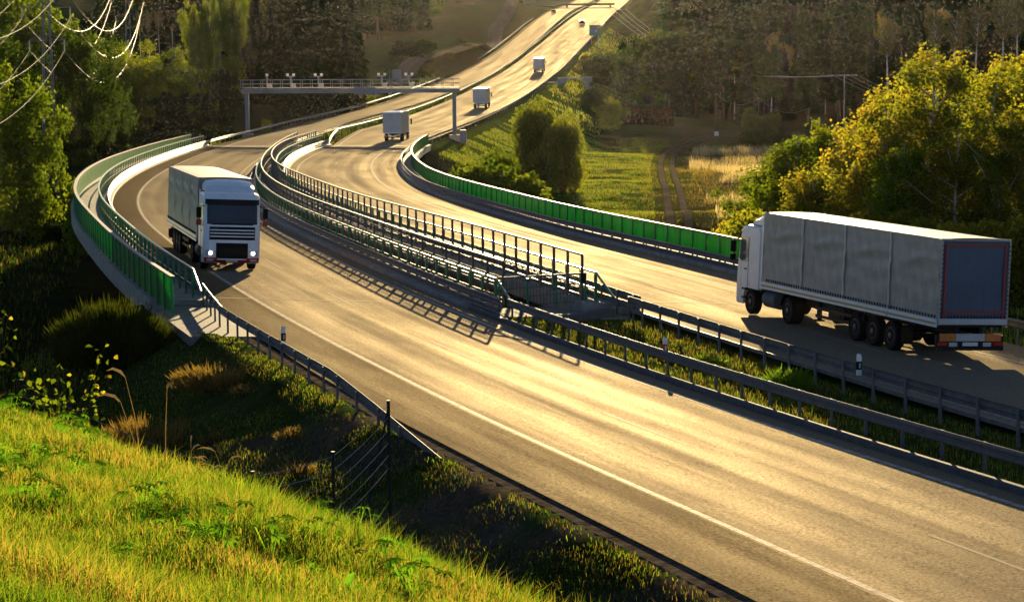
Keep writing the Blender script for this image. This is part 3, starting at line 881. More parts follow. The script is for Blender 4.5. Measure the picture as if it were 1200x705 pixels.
def lorry(label, loc, ang, scale, oncoming, tarp_m, rear_m, grade=0.0, roll=0.0):
    """local x forward, y left, z up, origin on the road under the trailer's rear"""
    root = empty("articulated_lorry", loc, 0, label, "lorry", None)
    root.rotation_euler = (roll, -grade, ang); root.scale = (scale,) * 3
    L, W = 13.6, 1.275
    Z0, Z1 = 1.18, 4.0
    # --- trailer cover: slightly bulging tarpaulin with seams
    def side_y(x, z):
        u = (x / 3.4) % 1.0; v = (z - Z0) / (Z1 - Z0)
        return W - .012 - .035 * math.sin(PI * u) * math.sin(PI * min(1, max(0, v))) + 0.018 * math.sin(PI * v) * (math.sin(1.9 * z * z + 1.3 * math.sin(1.7 * x)) * .6 + .35 * math.sin(6.1 * z + 2.2 * math.sin(.9 * x + 1))) + .012 * math.sin(9 * x - 4 * z) + .05 * math.exp(-((v - .72 - .05 * math.sin(2 * PI * u)) / .05) ** 2) * math.sin(PI * u) ** .5
    mb = MB(); nxx, nz = 96, 30
    for s in (1, -1):
        st = [[(x, s * side_y(x, z), z) for z in np.linspace(Z0 + .12, Z1 - .03, nz)] for x in np.linspace(0, L, nxx)]
        mb.loft(st, 0)
    st = []
    for x in np.linspace(0, L, 40):
        sag = .02 * math.sin(PI * ((x / 1.7) % 1.0))
        st.append([(x, y, Z1 - .03 + .045 * math.cos(y / W * PI / 2) - sag * math.cos(y / W * PI / 2) + (0.0 if abs(y) < W - .03 else -.02)) for y in np.linspace(-W + .012, W - .012, 9)])
    mb.loft(st, 0)
    mb.add([(L, -W + .01, Z0 + .12), (L, W - .01, Z0 + .12), (L, W - .01, Z1 - .02), (L, -W + .01, Z1 - .02)], [(0, 1, 2, 3)], 0)
    st = [[(-.0 - .03 * math.sin(PI * u) * math.sin(PI * v) - .012 * math.sin(9 * v + 4 * u), -W + .02 + 2 * (W - .02) * u, Z0 + .12 + (Z1 - Z0 - .15) * v) for v in np.linspace(0, 1, 10)] for u in np.linspace(0, 1, 14)]
    mb.loft(st, 1)
    mb.build("tarpaulin", [tarp_m, rear_m], root, smooth=True)
    # straps and seams on the tarpaulin
    for s in (1, -1):
        for x in (3.4, 6.8, 10.2):
            mb = MB(); mb.loft([[(x + dx, s * (side_y(x, z) + .035), z) for z in np.linspace(Z0 - .05, Z1 - .05, 24)] for dx in (-.08, -.07, .07, .08)])
            mb.build("seam_strap", M["tarp_strap"] if not oncoming else tarp_m, root)
        mb = MB(); mb.box((L / 2, s * (W + .012), Z0 + .06), (L, .03, .26)); so_ = mb.build("side_rail", M["white"], root)
        mb = MB(); mb.box((L / 2, s * (W + .031), Z0 + .05), (L - .1, .006, .07)); mb.build("reflective_stripe", M["yellow"], so_)
        mb = MB()
        for k in range(66): mb.box((.15 + k * .2, s * (W + .012), Z0 + .27), (.035, .03, .1))
        mb.build("lashing", M["darkm"], root)
    if not oncoming:
        mb = MB(); x = -.055
        for c, d in (((x, 0, Z1 - .22), (.01, 2.16, .065)), ((x, 0, Z0 + .42), (.01, 2.2, .065)), ((x, 1.08, 2.6), (.01, .065, 2.4)), ((x, -1.08, 2.6), (.01, .065, 2.4))): mb.box(c, d)
        mb.build("red_outline", M["red"], root)
    for c, d in (((-.03, 0, Z1 - .05), (.06, 2.52, .07)), ((-.03, W - .04, 2.56), (.07, .06, 2.76)), ((-.03, -W + .04, 2.56), (.07, .06, 2.76)), ((L + .03, W - .04, 2.6), (.06, .06, 2.76)), ((L + .03, -W + .04, 2.6), (.06, .06, 2.76))):
        MB().box(c, d).build("corner_frame", tarp_m, root)
    mb = MB()
    for k in range(20): mb.box((-.05, -W + .12 + k * .122, Z0 + .27), (.02, .03, .09))
    for k in range(16):
        for s in (-1, 1): mb.box((-.07, s * (W - .06), Z0 + .4 + k * .145), (.02, .05, .03))
    mb.build("rear_lashing", M["darkm"], root)
    mb = MB(); mb.bbox((-.02, 0, Z0 + .12), (.12, 2.5, .2), .02); mb.build("rear_sill", M["white_dirty"], root)
    # chassis
    mb = MB()
    for s in (1, -1):
        mb.box((L / 2, s * .45, 1.0), (L - .3, .14, .3))
        for x in (1.6, 5.2, 7.5): mb.box((x, s * .8, 1.05), (.08, .8, .1))
        mb.box((9.6, s * .75, .75), (.12, .12, .8)); mb.box((9.6, s * .75, .32), (.3, .3, .05))
        mb.box((7.2, s * 1.15, .82), (3.8, .04, .1)); mb.box((7.2, s * 1.15, .55), (3.8, .04, .1))
        for x in (5.4, 7.2, 9.0): mb.box((x, s * 1.13, .72), (.06, .04, .5))
    mb.box((L / 2, 0, 1.14), (L - .1, 2.3, .06)); mb.bbox((8.2, .0, .75), (1.3, 1.6, .5), .05)
    mb.build("chassis", M["darkm"], root)
    for x in (3.2, 4.51, 5.82):
        for s in (1, -1): wheel(root, x, s * 1.08, .5, .36)
    mb = MB()
    for x in (3.2, 4.51, 5.82):
        mb.tube([(x, -1, .5), (x, 1, .5)], .09, 6)
    for s in (1, -1): mb.box((2.35, s * 1.05, .6), (.03, .42, .6))
    mb.build("axle", M["darkm"], root)
    # rear bumper with marker boards and lamps
    mb = MB(); mb.box((.12, 0, .66), (.1, 2.46, .36)); mb.box((.05, 0, .42), (.12, 2.4, .12)); bu = mb.build("rear_bumper", M["darkm"], root)
    mb = MB(); mb.box((.055, 0, .78), (.03, 1.05, .24)); mb.build("marker_board", M["white_dirty"], bu)
    for s in (1, -1):
        mb = MB(); mb.box((.055, s * .83, .78), (.03, .58, .25)); mb.build("marker_board", M["orange"], bu)
        mb = MB(); mb.box((.05, s * 1.02, .57), (.04, .36, .12)); mb.build("tail_lamp", M["tail"], bu)
        mb = MB(); mb.box((.05, s * .62, .55), (.03, .3, .13)); mb.build("bumper_plate", M["lens"], bu)
    mb = MB(); mb.box((.045, 0, .56), (.02, .56, .12)); mb.build("number_plate", M["plate"], bu)
    # --- tractor
    XF = 16.2
    prof = [(14.0, 1.0), (14.0, 3.3), (14.12, 3.42), (15.3, 3.46), (15.72, 3.38), (15.9, 3.2), (15.96, 3.02), (16.12, 2.15), (16.17, 1.95), (16.2, 1.1), (16.22, .95), (16.2, .5), (16.12, .36), (15.5, .36), (15.42, .75), (15.25, 1.02)]
    def stn(y, back, drop):
        return [(x - (back if x > 15.2 else 0) * (0.35 + .65 * min(1, (x - 15.2) / .7)) if x > 15.2 else x, y, z - (drop if z > 3.25 else 0)) for x, z in prof]
    ST = [(-1.245, .26, .14), (-1.19, .12, .06), (-1.02, .035, .02), (-.5, .008, 0), (.5, .008, 0), (1.02, .035, .02), (1.19, .12, .06), (1.245, .26, .14)]
    mb = MB(); mb.loft([stn(*s) for s in ST], closed=True, caps=True); cab = mb.build("cab", M["white"], root)
    def front_patch(z0, z1, ya, yb, proud, name, m, parent=cab, nx_=25, nzz=4):
        """a panel following the cab's front between two heights"""
        pz = [p for p in prof[4:13]][::-1]
        zx = np.array([[z, x] for x, z in pz]); zx = zx[np.argsort(zx[:, 0])]
        yy_ = np.array([s[0] for s in ST]); bk = np.array([s[1] for s in ST])
        st = []
        for z in np.linspace(z0, z1, nzz):
            x = np.interp(z, zx[:, 0], zx[:, 1])
            st.append([(x - np.interp(y, yy_, bk) + proud, y, z) for y in np.linspace(ya, yb, nx_)])
        mbx = MB(); mbx.loft(st); mbx.loft([[(p[0] - .05, p[1], p[2]) for p in q] for q in (st[0], st[-1])])
        mbx.loft([st[0], [(p[0] - .05, p[1], p[2]) for p in st[0]]]); mbx.loft([st[-1], [(p[0] - .05, p[1], p[2]) for p in st[-1]]])
        return mbx.build(name, m, parent)
    front_patch(2.05, 3.0, -1.1, 1.1, .012, "windscreen", M["glass"])
    front_patch(2.92, 3.14, -1.18, 1.18, .12, "sun_visor", M["darkm"])
    gb_ = front_patch(1.38, 1.95, -1.0, 1.0, .012, "upper_grille", M["black"])
    for k, z in enumerate((1.50, 1.64, 1.78)):
        front_patch(z, z + .05, -.97, .97, .034, "grille_slat", M["white"], gb_, nzz=2)
    front_patch(.56, 1.24, -.70, .70, .016, "lower_grille", M["black"])
    front_patch(.38, .60, -1.2, -.64, .02, "bumper_corner", M["red"]); front_patch(.38, .60, .64, 1.2, .02, "bumper_corner", M["red"])
    front_patch(.36, .5, -.64, .64, .022, "bumper_lip", M["red"], nzz=2)
    front_patch(.40, .50, -.26, .26, .04, "number_plate", M["plate"], nzz=2)
    front_patch(2.03, 2.10, -.9, .9, .03, "wiper", M["black"], nzz=2)
    for s in (1, -1):
        a_, b_ = sorted((s * .72, s * 1.15))
        front_patch(.68, .92, a_, b_, .02, "headlight_housing", M["lens"])
        mb = MB(); mb.lathe([(.075, 0), (.075, .02), (.035, .04)], (16.195, s * .93, .80), 'x', 14); mb.build("headlight", M["lamp"], cab)
        a_, b_ = sorted((s * .8, s * 1.1)); front_patch(.44, .54, a_, b_, .03, "fog_lamp", M["lens"], nzz=2)
        mb = MB(); mb.add([(15.72, s * 1.252, 2.92), (15.86, s * 1.252, 2.1), (15.55, s * 1.252, 1.98), (15.0, s * 1.252, 2.02), (15.0, s * 1.252, 2.95)], [(0, 1, 2, 3, 4)]); mb.build("side_window", M["sideglass"], cab)
        mb = MB(); mb.tube([(15.93, s * 1.2, 2.85), (15.98, s * 1.42, 2.8), (15.98, s * 1.42, 2.0), (15.93, s * 1.2, 1.98)], .025, 5)
        mo = mb.build("mirror", M["black"], cab)
        mb = MB(); mb.bbox((15.97, s * 1.46, 2.55), (.14, .22, .46), .04); mb.build("mirror_housing", M["black"], mo)
        mb = MB(); mb.bbox((15.97, s * 1.46, 2.12), (.15, .24, .26), .06); mb.build("mirror_housing", M["red"] if oncoming else M["black"], mo)
        mb = MB(); mb.box((14.97, s * 1.247, 2.0), (.02, .012, 1.9)); mb.box((15.62, s * 1.235, 1.5), (.02, .02, .9)); mb.box((15.2, s * 1.252, 1.72), (.22, .02, .05))
        mb.build("door_seam", M["darkm"], cab)
        mb = MB(); mb.box((15.25, s * 1.2, .62), (.36, .16, .06)); mb.box((15.25, s * 1.2, .95), (.36, .16, .06)); mb.build("step", M["darkm"], cab)
        # side fairing behind the cab and roof deflector cheek
        mb = MB(); mb.add([(14.0, s * 1.2, 1.05), (13.72, s * 1.22, 1.05), (13.72, s * 1.22, 3.5), (14.0, s * 1.2, 3.4), (14.0, s * 1.16, 1.05), (13.72, s * 1.18, 1.05), (13.72, s * 1.18, 3.5), (14.0, s * 1.16, 3.4)], [(0, 1, 2, 3), (4, 5, 6, 7), (0, 1, 5, 4), (1, 2, 6, 5), (2, 3, 7, 6)])
        mb.build("side_fairing", M["white"], cab)
        for x, w_ in ((14.75, .32), (11.35, .5)): wheel(root, x, s * (1.05 if w_ < .4 else .98), .5, w_)
        mb = MB(); mb.lathe([(.05, -.55), (.3, -.55), (.33, -.5), (.33, .5), (.3, .55), (.05, .55)], (13.1, s * .92, .72), 'x', 16); mb.build("fuel_tank", M["steel"], root)
        mb = MB(); st = [[(11.35 + math.cos(t) * .6, s * y_, .5 + math.sin(t) * .6) for y_ in (.7, 1.24)] for t in np.linspace(.2, PI - .2, 12)]
        mb.loft(st); mb.build("mudguard", M["black"], root)
    # roof deflector
    mb = MB(); st = []
    for y, k in ((-1.12, .55), (-1.0, .85), (-.5, 1), (.5, 1), (1.0, .85), (1.12, .55)):
        st.append([(15.25, y * .92, 3.44), (14.9, y * .95, 3.44 + .26 * k), (14.4, y * .98, 3.44 + .42 * k), (14.05, y, 3.44 + .5 * k), (13.95, y, 3.44 + .48 * k), (13.95, y, 3.44)])
    mb.loft(st, closed=True, caps=True); mb.build("roof_deflector", M["white"], cab)
    mb = MB()
    for s in (1, -1): mb.box((12.5, s * .43, .78), (6.4, .1, .26))
    mb.lathe([(.3, 0), (.55, 0), (.55, .08), (.3, .1)], (11.6, 0, 1.02), 'z', 16); mb.bbox((13.5, 0, 1.2), (.5, 1.6, .5), .04)
    mb.build("tractor_frame", M["darkm"], root)
    return root

# right lorry driving away in the slow lane
p = Vector((14.85, 74.2, 0)); oR_ = float(offsets(np.array([p.x]), np.array([p.y]))[1][0])
z = float(road_z('R', p.y, oR_))
lorry("large lorry with a silver tarpaulin trailer seen from behind on the right carriageway", (p.x, p.y, z + .01), PI / 2 + R_(18.2), 1.0, False, M["tarp_silver"], M["tarp_blue"], grade=-0.008, roll=.05)
# oncoming lorry
yf, of = 105.0, .95
pf = rp('L', yf, of); aL = heading('L', 112) + PI
S_ = 1.045
d = Vector((math.cos(aL), math.sin(aL), 0)) * 16.2 * S_
pl = pf - d; pl.z = float(road_z('L', pl.y, 1.4))
lorry("oncoming lorry with white cab, red bumper, lit headlights and beige tarpaulin trailer", (pl.x, pl.y, pl.z + .01), aL, S_, True, M["tarp_beige"], M["tarp_beige"], grade=(pf.z - pl.z) / (16.2 * S_), roll=-.05)

def box_lorry(label, y, o, scale):
    p = rp('R', y, o); a = heading('R', y + 5)
    root = empty("box_lorry", p, 0, label, "lorry", "box lorries driving up the far carriageway")
    dz = f1(ZV, y + 8) - f1(ZV, y); root.rotation_euler = (0, -math.atan2(dz, 8), a); root.scale = (scale,) * 3
    mb = MB(); mb.bbox((4.3, 0, 2.45), (8.6, 2.5, 2.75), .05); bo = mb.build("box_body", [M["tan_box"]], root)
    mb = MB(); mb.box((-.02, .615, 2.45), (.05, 1.2, 2.55)); mb.build("rear_door", M["white_dirty"], root)
    mb = MB(); mb.box((-.02, -.615, 2.45), (.05, 1.2, 2.55)); mb.build("rear_door", M["white_dirty"], root)
    MB().box((-.03, 0, 3.78), (.06, 2.5, .08)).build("door_frame", M["white"], root); MB().box((-.03, 0, 1.12), (.06, 2.5, .1)).build("door_frame", M["white"], root)
    mb = MB(); mb.bbox((4.3, 0, 3.84), (8.6, 2.46, .05), .01); mb.build("roof", M["white"], root)
    mb = MB(); mb.box((4.5, 0, .95), (9, .9, .25)); mb.box((.1, 0, .62), (.12, 2.3, .22)); mb.build("chassis", M["darkm"], root)
    for s in (1, -1):
        mb = MB(); mb.box((.02, s * .95, .66), (.06, .4, .2)); mb.build("tail_lamp", M["orange"], root)
        for x in (1.8, 3.1, 9.6): wheel(root, x, s * 1.03, .48, .32)
        mb = MB(); mb.tube([(10.4, s * 1.2, 2.6), (10.45, s * 1.45, 2.6)], .03, 4); mb.bbox((10.45, s * 1.47, 2.35), (.12, .2, .75), .03); mb.build("mirror", M["black"], root)
    mb = MB(); mb.box((.03, 0, .66), (.05, 1.1, .16)); mb.build("marker_board", M["plate"], root)
    mb = MB(); pr = [(8.8, .9), (8.8, 3.1), (9.2, 3.25), (10.1, 3.1), (10.5, 2.0), (10.6, .5), (10.1, .45), (10.05, .9)]
    mb.loft([[(x, y_, z) for x, z in pr] for y_ in (-1.2, 1.2)], closed=True, caps=True); mb.build("cab", M["white"], root)
    return root
# the three box lorries far off
box_lorry("nearest box lorry, left of the gantry's right leg, with white rear doors", 302, 1.85, .99)
box_lorry("middle box lorry, just past the gantry's right leg", 436, 1.6, .99)
box_lorry("farthest box lorry, high up the slope before the blue sign", 612, 1.4, 1.0)

def car(label, side, y, o, away, m):
    p = rp(side, y, o); a = heading(side, y) + (0 if away else PI)
    root = empty("car", p, 0, label, "car"); root.rotation_euler = (0, -.05 if away else .05, a)
    prof = [(0, .35), (-.02, .8), (.25, 1.0), (.75, 1.42), (2.2, 1.45), (3.1, .98), (4.2, .82), (4.35, .4), (4.2, .3), (.1, .3)]
    mb = MB(); mb.loft([[(x, yy, z - (.0 if abs(yy) < .7 else .06)) for x, z in prof] for yy in (-.9, -.75, .75, .9)], closed=True, caps=True); mb.build("body", m, root)
    mb = MB(); mb.add([(.22, -.62, 1.03), (.22, .62, 1.03), (.68, .55, 1.40), (.68, -.55, 1.40)], [(0, 1, 2, 3)]); mb.add([(3.1, -.65, 1.03), (3.1, .65, 1.03), (2.3, .55, 1.44), (2.3, -.55, 1.44)], [(0, 1, 2, 3)])
    ob = mb.build("window", M["glass"], root); ob.location = (0, 0, .03)
    for x in (.85, 3.45):
        for s in (1, -1): wheel(root, x, s * .82, .32, .2)
    for s in (1, -1):
        mb = MB(); mb.box((-.02, s * .68, .8), (.05, .3, .14)); mb.build("tail_lamp", M["tail"], root)
        mb = MB(); mb.box((4.3, s * .65, .68), (.06, .34, .14)); mb.build("headlight", M["lens"], root)
car("tiny dark car driving away up the bright far carriageway", 'R', 862, -1.7, True, M["carblack"])
car("tiny dark oncoming car at the top of the left carriageway", 'L', 965, 2.0, False, M["carblack"])

# ------------------------------------------------------------------ toll gantry
YG = 327
A = rp('L', YG + 2, -2.2); B = rp('R', YG - 2, 8.0)
root = empty("toll_gantry", (0, 0, 0), 0, "long blue-grey toll gantry with a railing and cameras spanning the motorway", "gantry")
top = f1(ZV, YG) + 5.9
def gb(name, mb, m, parent=root): return mb.build(name, m, parent)
ax = (B - A); ax.z = 0; Lg = ax.length; ax.normalize(); nrm = Vector((-ax.y, ax.x, 0)); ang = math.atan2(ax.y, ax.x)
for q in (A, B):
    g = tz(q.x, q.y)
    mb = MB(); mb.bbox((q.x, q.y, (g - .4 + top + .1) / 2), (.55, .55, top - g + .5), .05); c_ = gb("column", mb, M["bluegrey"])
    mb = MB(); mb.bbox((q.x, q.y, g + .2), (1.5, 1.6, 1.0), .06); mb.build("footing", M["concrete"], c_)
q = B + ax * 1.2; g = tz(q.x, q.y)
mb = MB(); mb.bbox((q.x, q.y, g + .95), (.9, .7, 1.9), .04); gb("control_cabinet", mb, M["sign_grey"])
c = (A + B) / 2
mb = MB(); mb.bbox((c.x, c.y, top + .4), (.1, .1, .1), .01)
mb = MB()
Rm = Matrix.Rotation(ang, 3, 'Z')
for s in (1, -1):
    mb.box((c.x + nrm.x * s * .55, c.y + nrm.y * s * .55, top + .35), (Lg + 1.4, .12, .5), rot=Rm)
mb.box((c.x, c.y, top + .78), (Lg + 1.4, 1.2, .06), rot=Rm); mb.box((c.x, c.y, top + .05), (Lg + 1.3, .9, .05), rot=Rm)
gb("beam", mb, M["bluegrey"])
mb = MB()
for s in (1, -1):
    for z in (.55, 1.1):
        q0 = A - ax * .7 + nrm * s * .6; q1 = B + ax * .7 + nrm * s * .6
        mb.tube([(q0.x, q0.y, top + .8 + z), (q1.x, q1.y, top + .8 + z)], .05, 5)
    k = 0
    while k < Lg + 1.4:
        q = A + ax * (k - .7) + nrm * s * .6; mb.box((q.x, q.y, top + 1.35), (.06, .06, 1.1)); k += 1.45
gb("railing", mb, M["bluegrey"])
for fpos, wh in ((.10, 1), (.215, 2), (.35, 2), (.655, 2), (.785, 2)):
    q = A + ax * Lg * fpos
    mb = MB(); mb.box((q.x, q.y, top + 1.9), (.22, .22, 1.1)); mb.box((q.x, q.y, top + 2.35), (1.0 if wh > 1 else .3, .12, .12), rot=Rm)
    mt = gb("camera_mount", mb, M["sign_grey"])
    for s in ((-.45, .45) if wh > 1 else (0,)):
        qq = q + ax * s
        mb = MB(); mb.bbox((qq.x, qq.y - .1, top + 2.62), (.34, .6, .34), .05); mb.build("camera", M["white"], mt)
    mb = MB(); mb.bbox((q.x + .4, q.y - .7, top + 1.15), (.7, .3, .55), .04); mb.build("sensor_box", M["white_dirty"], mt)
for fpos in (.55, .60, .9):
    q = A + ax * Lg * fpos; mb = MB(); mb.bbox((q.x, q.y - .8, top + .35), (1.6 if fpos < .7 else .5, .25, 1.0 if fpos < .7 else .4), .04); gb("equipment_box", mb, M["bluegrey"])

# ------------------------------------------------------------------ signs, delineators
def sign_post(name, label, x, y, w, h, zc, m, border=None, legs=2, cat="road sign", extra=None):
    g = tz(x, y); root = empty(name, (x, y, g), 0, label, cat)
    for s in ((-.3, .3) if legs == 2 else (0,)):
        mb = MB(); mb.tube([(s * w, .06, -.5), (s * w, .06, zc + h / 2 - .1)], .08, 8); mb.build("leg", M["sign_grey"], root)
    mb = MB(); mb.bbox((0, 0, zc), (w, .08, h), .03); pl = mb.build("sign_board", m, root)
    if border:
        mb = MB(); mb.box((-.08 * w, -.055, zc - .06 * h), (w * .5, .02, h * .5)); mb.build("blue_panel", border, pl)
        mb = MB(); mb.box((.3 * w, -.055, zc + .28 * h), (w * .22, .02, h * .14)); mb.box((.1 * w, -.07, zc - .05 * h), (w * .12, .015, h * .2)); mb.build("light_mark", M["sign_grey"], pl)
    return root
q = rp('R', 770, 8.6)
sign_post("road_sign", "green and blue road sign standing beside the far right carriageway", q.x, q.y, 3.8, 3.5, (f1(ZV, 770) - tz(q.x, q.y)) + 3.4, M["sign_green"], M["sign_blue"])
q = rp('L', 545, -8.5)
sign_post("road_sign", "grey back of a small sign standing between the motorway and the side road", q.x, q.y, 2.2, 2.2, f1(ZV, 545) + 3.0 - tz(q.x, q.y), M["sign_grey"], None, 1)
q = rp('L', 500, -4.0); g = tz(q.x, q.y)
root = empty("camera_pole", (q.x, q.y, g), 0, "slim grey pole with a small cabinet beside the left carriageway beyond the gantry", "pole")
mb = MB(); mb.tube([(0, 0, -.4), (0, 0, 7.5)], [.12, .07], 8); mb.build("pole", M["sign_grey"], root)
mb = MB(); mb.bbox((0, -.2, 1.6), (.6, .5, 1.2), .04); mb.build("cabinet", M["white_dirty"], root)

def delineator(label, x, y, z, red, rz):
    root = empty("delineator", (x, y, z), rz, label, "marker post", "white roadside marker posts")
    pr = [(-.06, -.05), (.06, -.05), (.075, .02), (0, .07), (-.075, .02)]
    mb = MB(); mb.loft([[(a, b, .5) for a, b in pr], [(a, b, 1.02) for a, b in pr], [(a * .9, b * .9 , 1.08 + b * .5) for a, b in pr]], closed=True, caps=True); mb.build("shaft", M["white"], root)
    mb = MB(); mb.loft([[(a * 1.05, b * 1.05, .66) for a, b in pr], [(a * 1.05, b * 1.05, .90) for a, b in pr]], closed=True); bnd = mb.build("band", M["red"] if red else M["black"], root)
    mb = MB(); mb.box((0, -.06, .78), (.05, .012, .14)); mb.build("reflector", M["lens"] if not red else M["white"], bnd)
def delin_at(label, side, y, o, red, zoff=0):
    p = rp(side, y, o); delineator(label, p.x, p.y, p.z + zoff, red, heading(side, y) - PI / 2)
delin_at("white marker post with a black band behind the left verge guardrail", 'L', 72.5, -2.75, False)
delin_at("white marker post with a red band on the grassy median", 'L', 70.2, 9.1, True, -.05)
delin_at("white marker post with a black band on the median beside the silver lorry", 'R', 66.5, -5.45, False)

# overpass at the top of the picture
P0 = rp('L', 1062, -75); P1 = rp('R', 1058, 12)
zt = 20.5
root = empty("overpass", (0, 0, 0), 0, "distant thin road overpass crossing the motorway at the top of the picture", "bridge")
yo = 1060; zc = (41 - 7.5) / 2703.7 * yo
mb = MB(); x0 = (560 - 600) / 2703.7 * yo; x1 = (722 - 600) / 2703.7 * yo
mb.bbox(((x0 + x1) / 2, yo, zc + .3), (x1 - x0, 7, .9), .1); mb.build("deck", M["kerb"], root)
mb = MB()
for z in (1.2, 1.7): mb.tube([(x0, yo - 3.4, zc + z), (x1, yo - 3.4, zc + z)], .06, 4)
for k in range(24): mb.box((x0 + (x1 - x0) * k / 23, yo - 3.4, zc + 1.2), (.08, .08, 1.0))
mb.build("railing", M["steel_post"], root)
for fx in (.05, .42, .66, .97):
    xx = x0 + (x1 - x0) * fx; g = tz(xx, yo)
    mb = MB(); mb.bbox((xx, yo, (zc + g) / 2 - 1), (.9, 4.5, max(.5, zc - g + 2)), .1); mb.build("pier", M["kerb"], root)

# underpass portal in the right bank
q = rp('R', 575, 13.0); g = tz(q.x, q.y)
root = empty("underpass", (q.x, q.y, g), 0, "pale concrete underpass portal in the bank below the middle lorries", "underpass")
mb = MB()
st = [[(-4.2, 0, 0), (-4.2, 0, 4.2), (4.2, 0, 4.2), (4.2, 0, 0)]]
arch = [(3.1 * math.cos(t), 3.2 * math.sin(t) + .2) for t in np.linspace(0, PI, 15)]
outer = [(4.3, .2)] + [(4.3, 2.4), (4.3, 3.7), (2.2, 3.7), (0, 3.7), (-2.2, 3.7), (-4.3, 3.7), (-4.3, 2.4), (-4.3, .2)]
oi = [outer[int(round(k * (len(outer) - 1) / 14))] for k in range(15)]
mb.loft([[(x_, -.25, z_) for x_, z_ in arch], [(x_, -.25, z_) for x_, z_ in oi], [(x_, .4, z_) for x_, z_ in oi]])
mb.loft([[(x_, -.25, z_) for x_, z_ in arch], [(x_, 9, z_) for x_, z_ in arch]])
mb.build("portal_wall", M["concrete"], root)
mb = MB(); mb.box((-5.6, -1.0, 1.3), (2.8, .35, 2.8), rz=.5); mb.build("wing_wall", M["concrete"], root)

# ------------------------------------------------------------------ side road, tracks
def ribbon(name, pts, w, m, kind="structure", dz=.12, n=4, raise_ends=True):
    """road laid on the ground through plan points; takes its height from the terrain"""
    P = np.array(pts, float); d = np.r_[0, np.cumsum(np.hypot(*np.diff(P, axis=0).T))]
    s = np.linspace(0, d[-1], int(d[-1] / 3) + 2)
    X = hermite(np.c_[d, P[:, 0]], s); Y = hermite(np.c_[d, P[:, 1]], s)
    T = np.stack([np.gradient(X), np.gradient(Y)], -1); T /= np.linalg.norm(T, axis=1)[:, None]
    mb = MB(); mb.uv = []; st = []
    for i in range(len(s)):
        row = []
        for j in range(n + 1):
            o = w * (j / n - .5)
            row.append((X[i] + T[i, 1] * o, Y[i] - T[i, 0] * o)); mb.uv.append((o, s[i]))
        st.append(row)
    A_ = np.array(st); Z = terrain(A_[..., 0], A_[..., 1])
    zm = Z.max(1); k = np.ones(5) / 5; zm = np.convolve(np.pad(zm, 2, 'edge'), k, 'valid')
    mb.loft([[(A_[i, j, 0], A_[i, j, 1], max(Z[i, j], zm[i] - .3) + dz + .0006 * A_[i, j, 1]) for j in range(n + 1)] for i in range(len(s))])
    o = mb.build(name, m); return tag(o, kind=kind)
ribbon("side_road", [(-38, 470), (-33.5, 505), (-28.5, 540), (-24.5, 590), (-18, 640), (-10.5, 700), (-6.5, 760), (-4.5, 830), (0, 900), (3, 960), (0, 1010), (-8, 1060), (-24, 1110)], 5.2, M["asphalt_old"])
M["dirt"] = simple("dirt_track", (0.15, 0.118, 0.08), .95, 0, .35, .8, bump=.5, spec=0.0)
TRK = [(15.5, 200), (17.3, 235), (20.4, 285), (23, 335), (25.6, 380), (29.5, 425), (36, 462), (48, 492)]
def trk_x(y): return hermite([(b_, a_) for a_, b_ in TRK], y)
for o in (-.95, .95):
    ribbon("dirt_track", [(a_ + o, b_) for a_, b_ in TRK], .85, M["dirt"], dz=.05, n=2)
ribbon("path", [(-103, 560), (-90, 545), (-78, 528), (-66, 515), (-55, 508)], 3, M["concrete"])
# ------------------------------------------------------------------ foliage
M["leaf_gold"] = leafy("golden_leaves", [(0.095, 0.13, 0.018), (0.165, 0.18, 0.02), (0.235, 0.195, 0.024), (0.13, 0.165, 0.02)], .72, .55)
M["leaf_pale"] = leafy("pale_birch_leaves", [(0.10, 0.10, 0.02), (0.17, 0.14, 0.03)], .45, .5)
M["leaf_lime"] = leafy("yellow_green_leaves", [(0.045, 0.085, 0.006), (0.10, 0.15, 0.01), (0.17, 0.19, 0.014)], .55, .5)
M["leaf_green"] = leafy("green_leaves", [(0.014, 0.034, 0.005), (0.028, 0.056, 0.007), (0.06, 0.09, 0.010)], .42, .4)
M["leaf_dark"] = leafy("dark_leaves", [(0.007, 0.017, 0.004), (0.014, 0.028, 0.006), (0.03, 0.045, 0.008)], .3, .3)  # leaf albedo lowered so the colour itself holds the valley's shade
M["leaf_brown"] = leafy("brown_leaves", [(0.045, 0.022, 0.010), (0.08, 0.045, 0.016), (0.055, 0.05, 0.014)], .35, .5)
M["needle"] = leafy("spruce_needles", [(0.005, 0.014, 0.004), (0.010, 0.023, 0.006), (0.02, 0.036, 0.008)], .2, .4)
M["pine"] = leafy("pine_needles", [(0.011, 0.032, 0.007), (0.020, 0.05, 0.010), (0.036, 0.066, 0.013)], .3, .25)
M["willow"] = leafy("willow_leaves", [(0.07, 0.10, 0.025), (0.13, 0.16, 0.04)], .5, .8)
M["broom"] = leafy("broom_twigs", [(0.02, 0.04, 0.006), (0.06, 0.07, 0.01)], .35, 1.5)
M["blade_a"] = leafy("grass_blades_green", [(0.09, 0.185, 0.016), (0.15, 0.26, 0.024)], .5, .8, tcol=1.25)
M["blade_b"] = leafy("grass_blades_lime", [(0.18, 0.26, 0.026), (0.26, 0.31, 0.035)], .5, .8, tcol=1.25)
M["blade_c"] = leafy("grass_blades_straw", [(0.30, 0.25, 0.05), (0.40, 0.31, 0.09)], .45, .8, tcol=1.2)
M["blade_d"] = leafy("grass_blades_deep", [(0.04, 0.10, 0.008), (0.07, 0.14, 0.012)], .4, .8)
M["blade_dark"] = leafy("dark_blades", [(0.012, 0.022, 0.005), (0.03, 0.04, 0.008)], .3, .8)  # grass colour darkened to stand in for shade on the valley slope
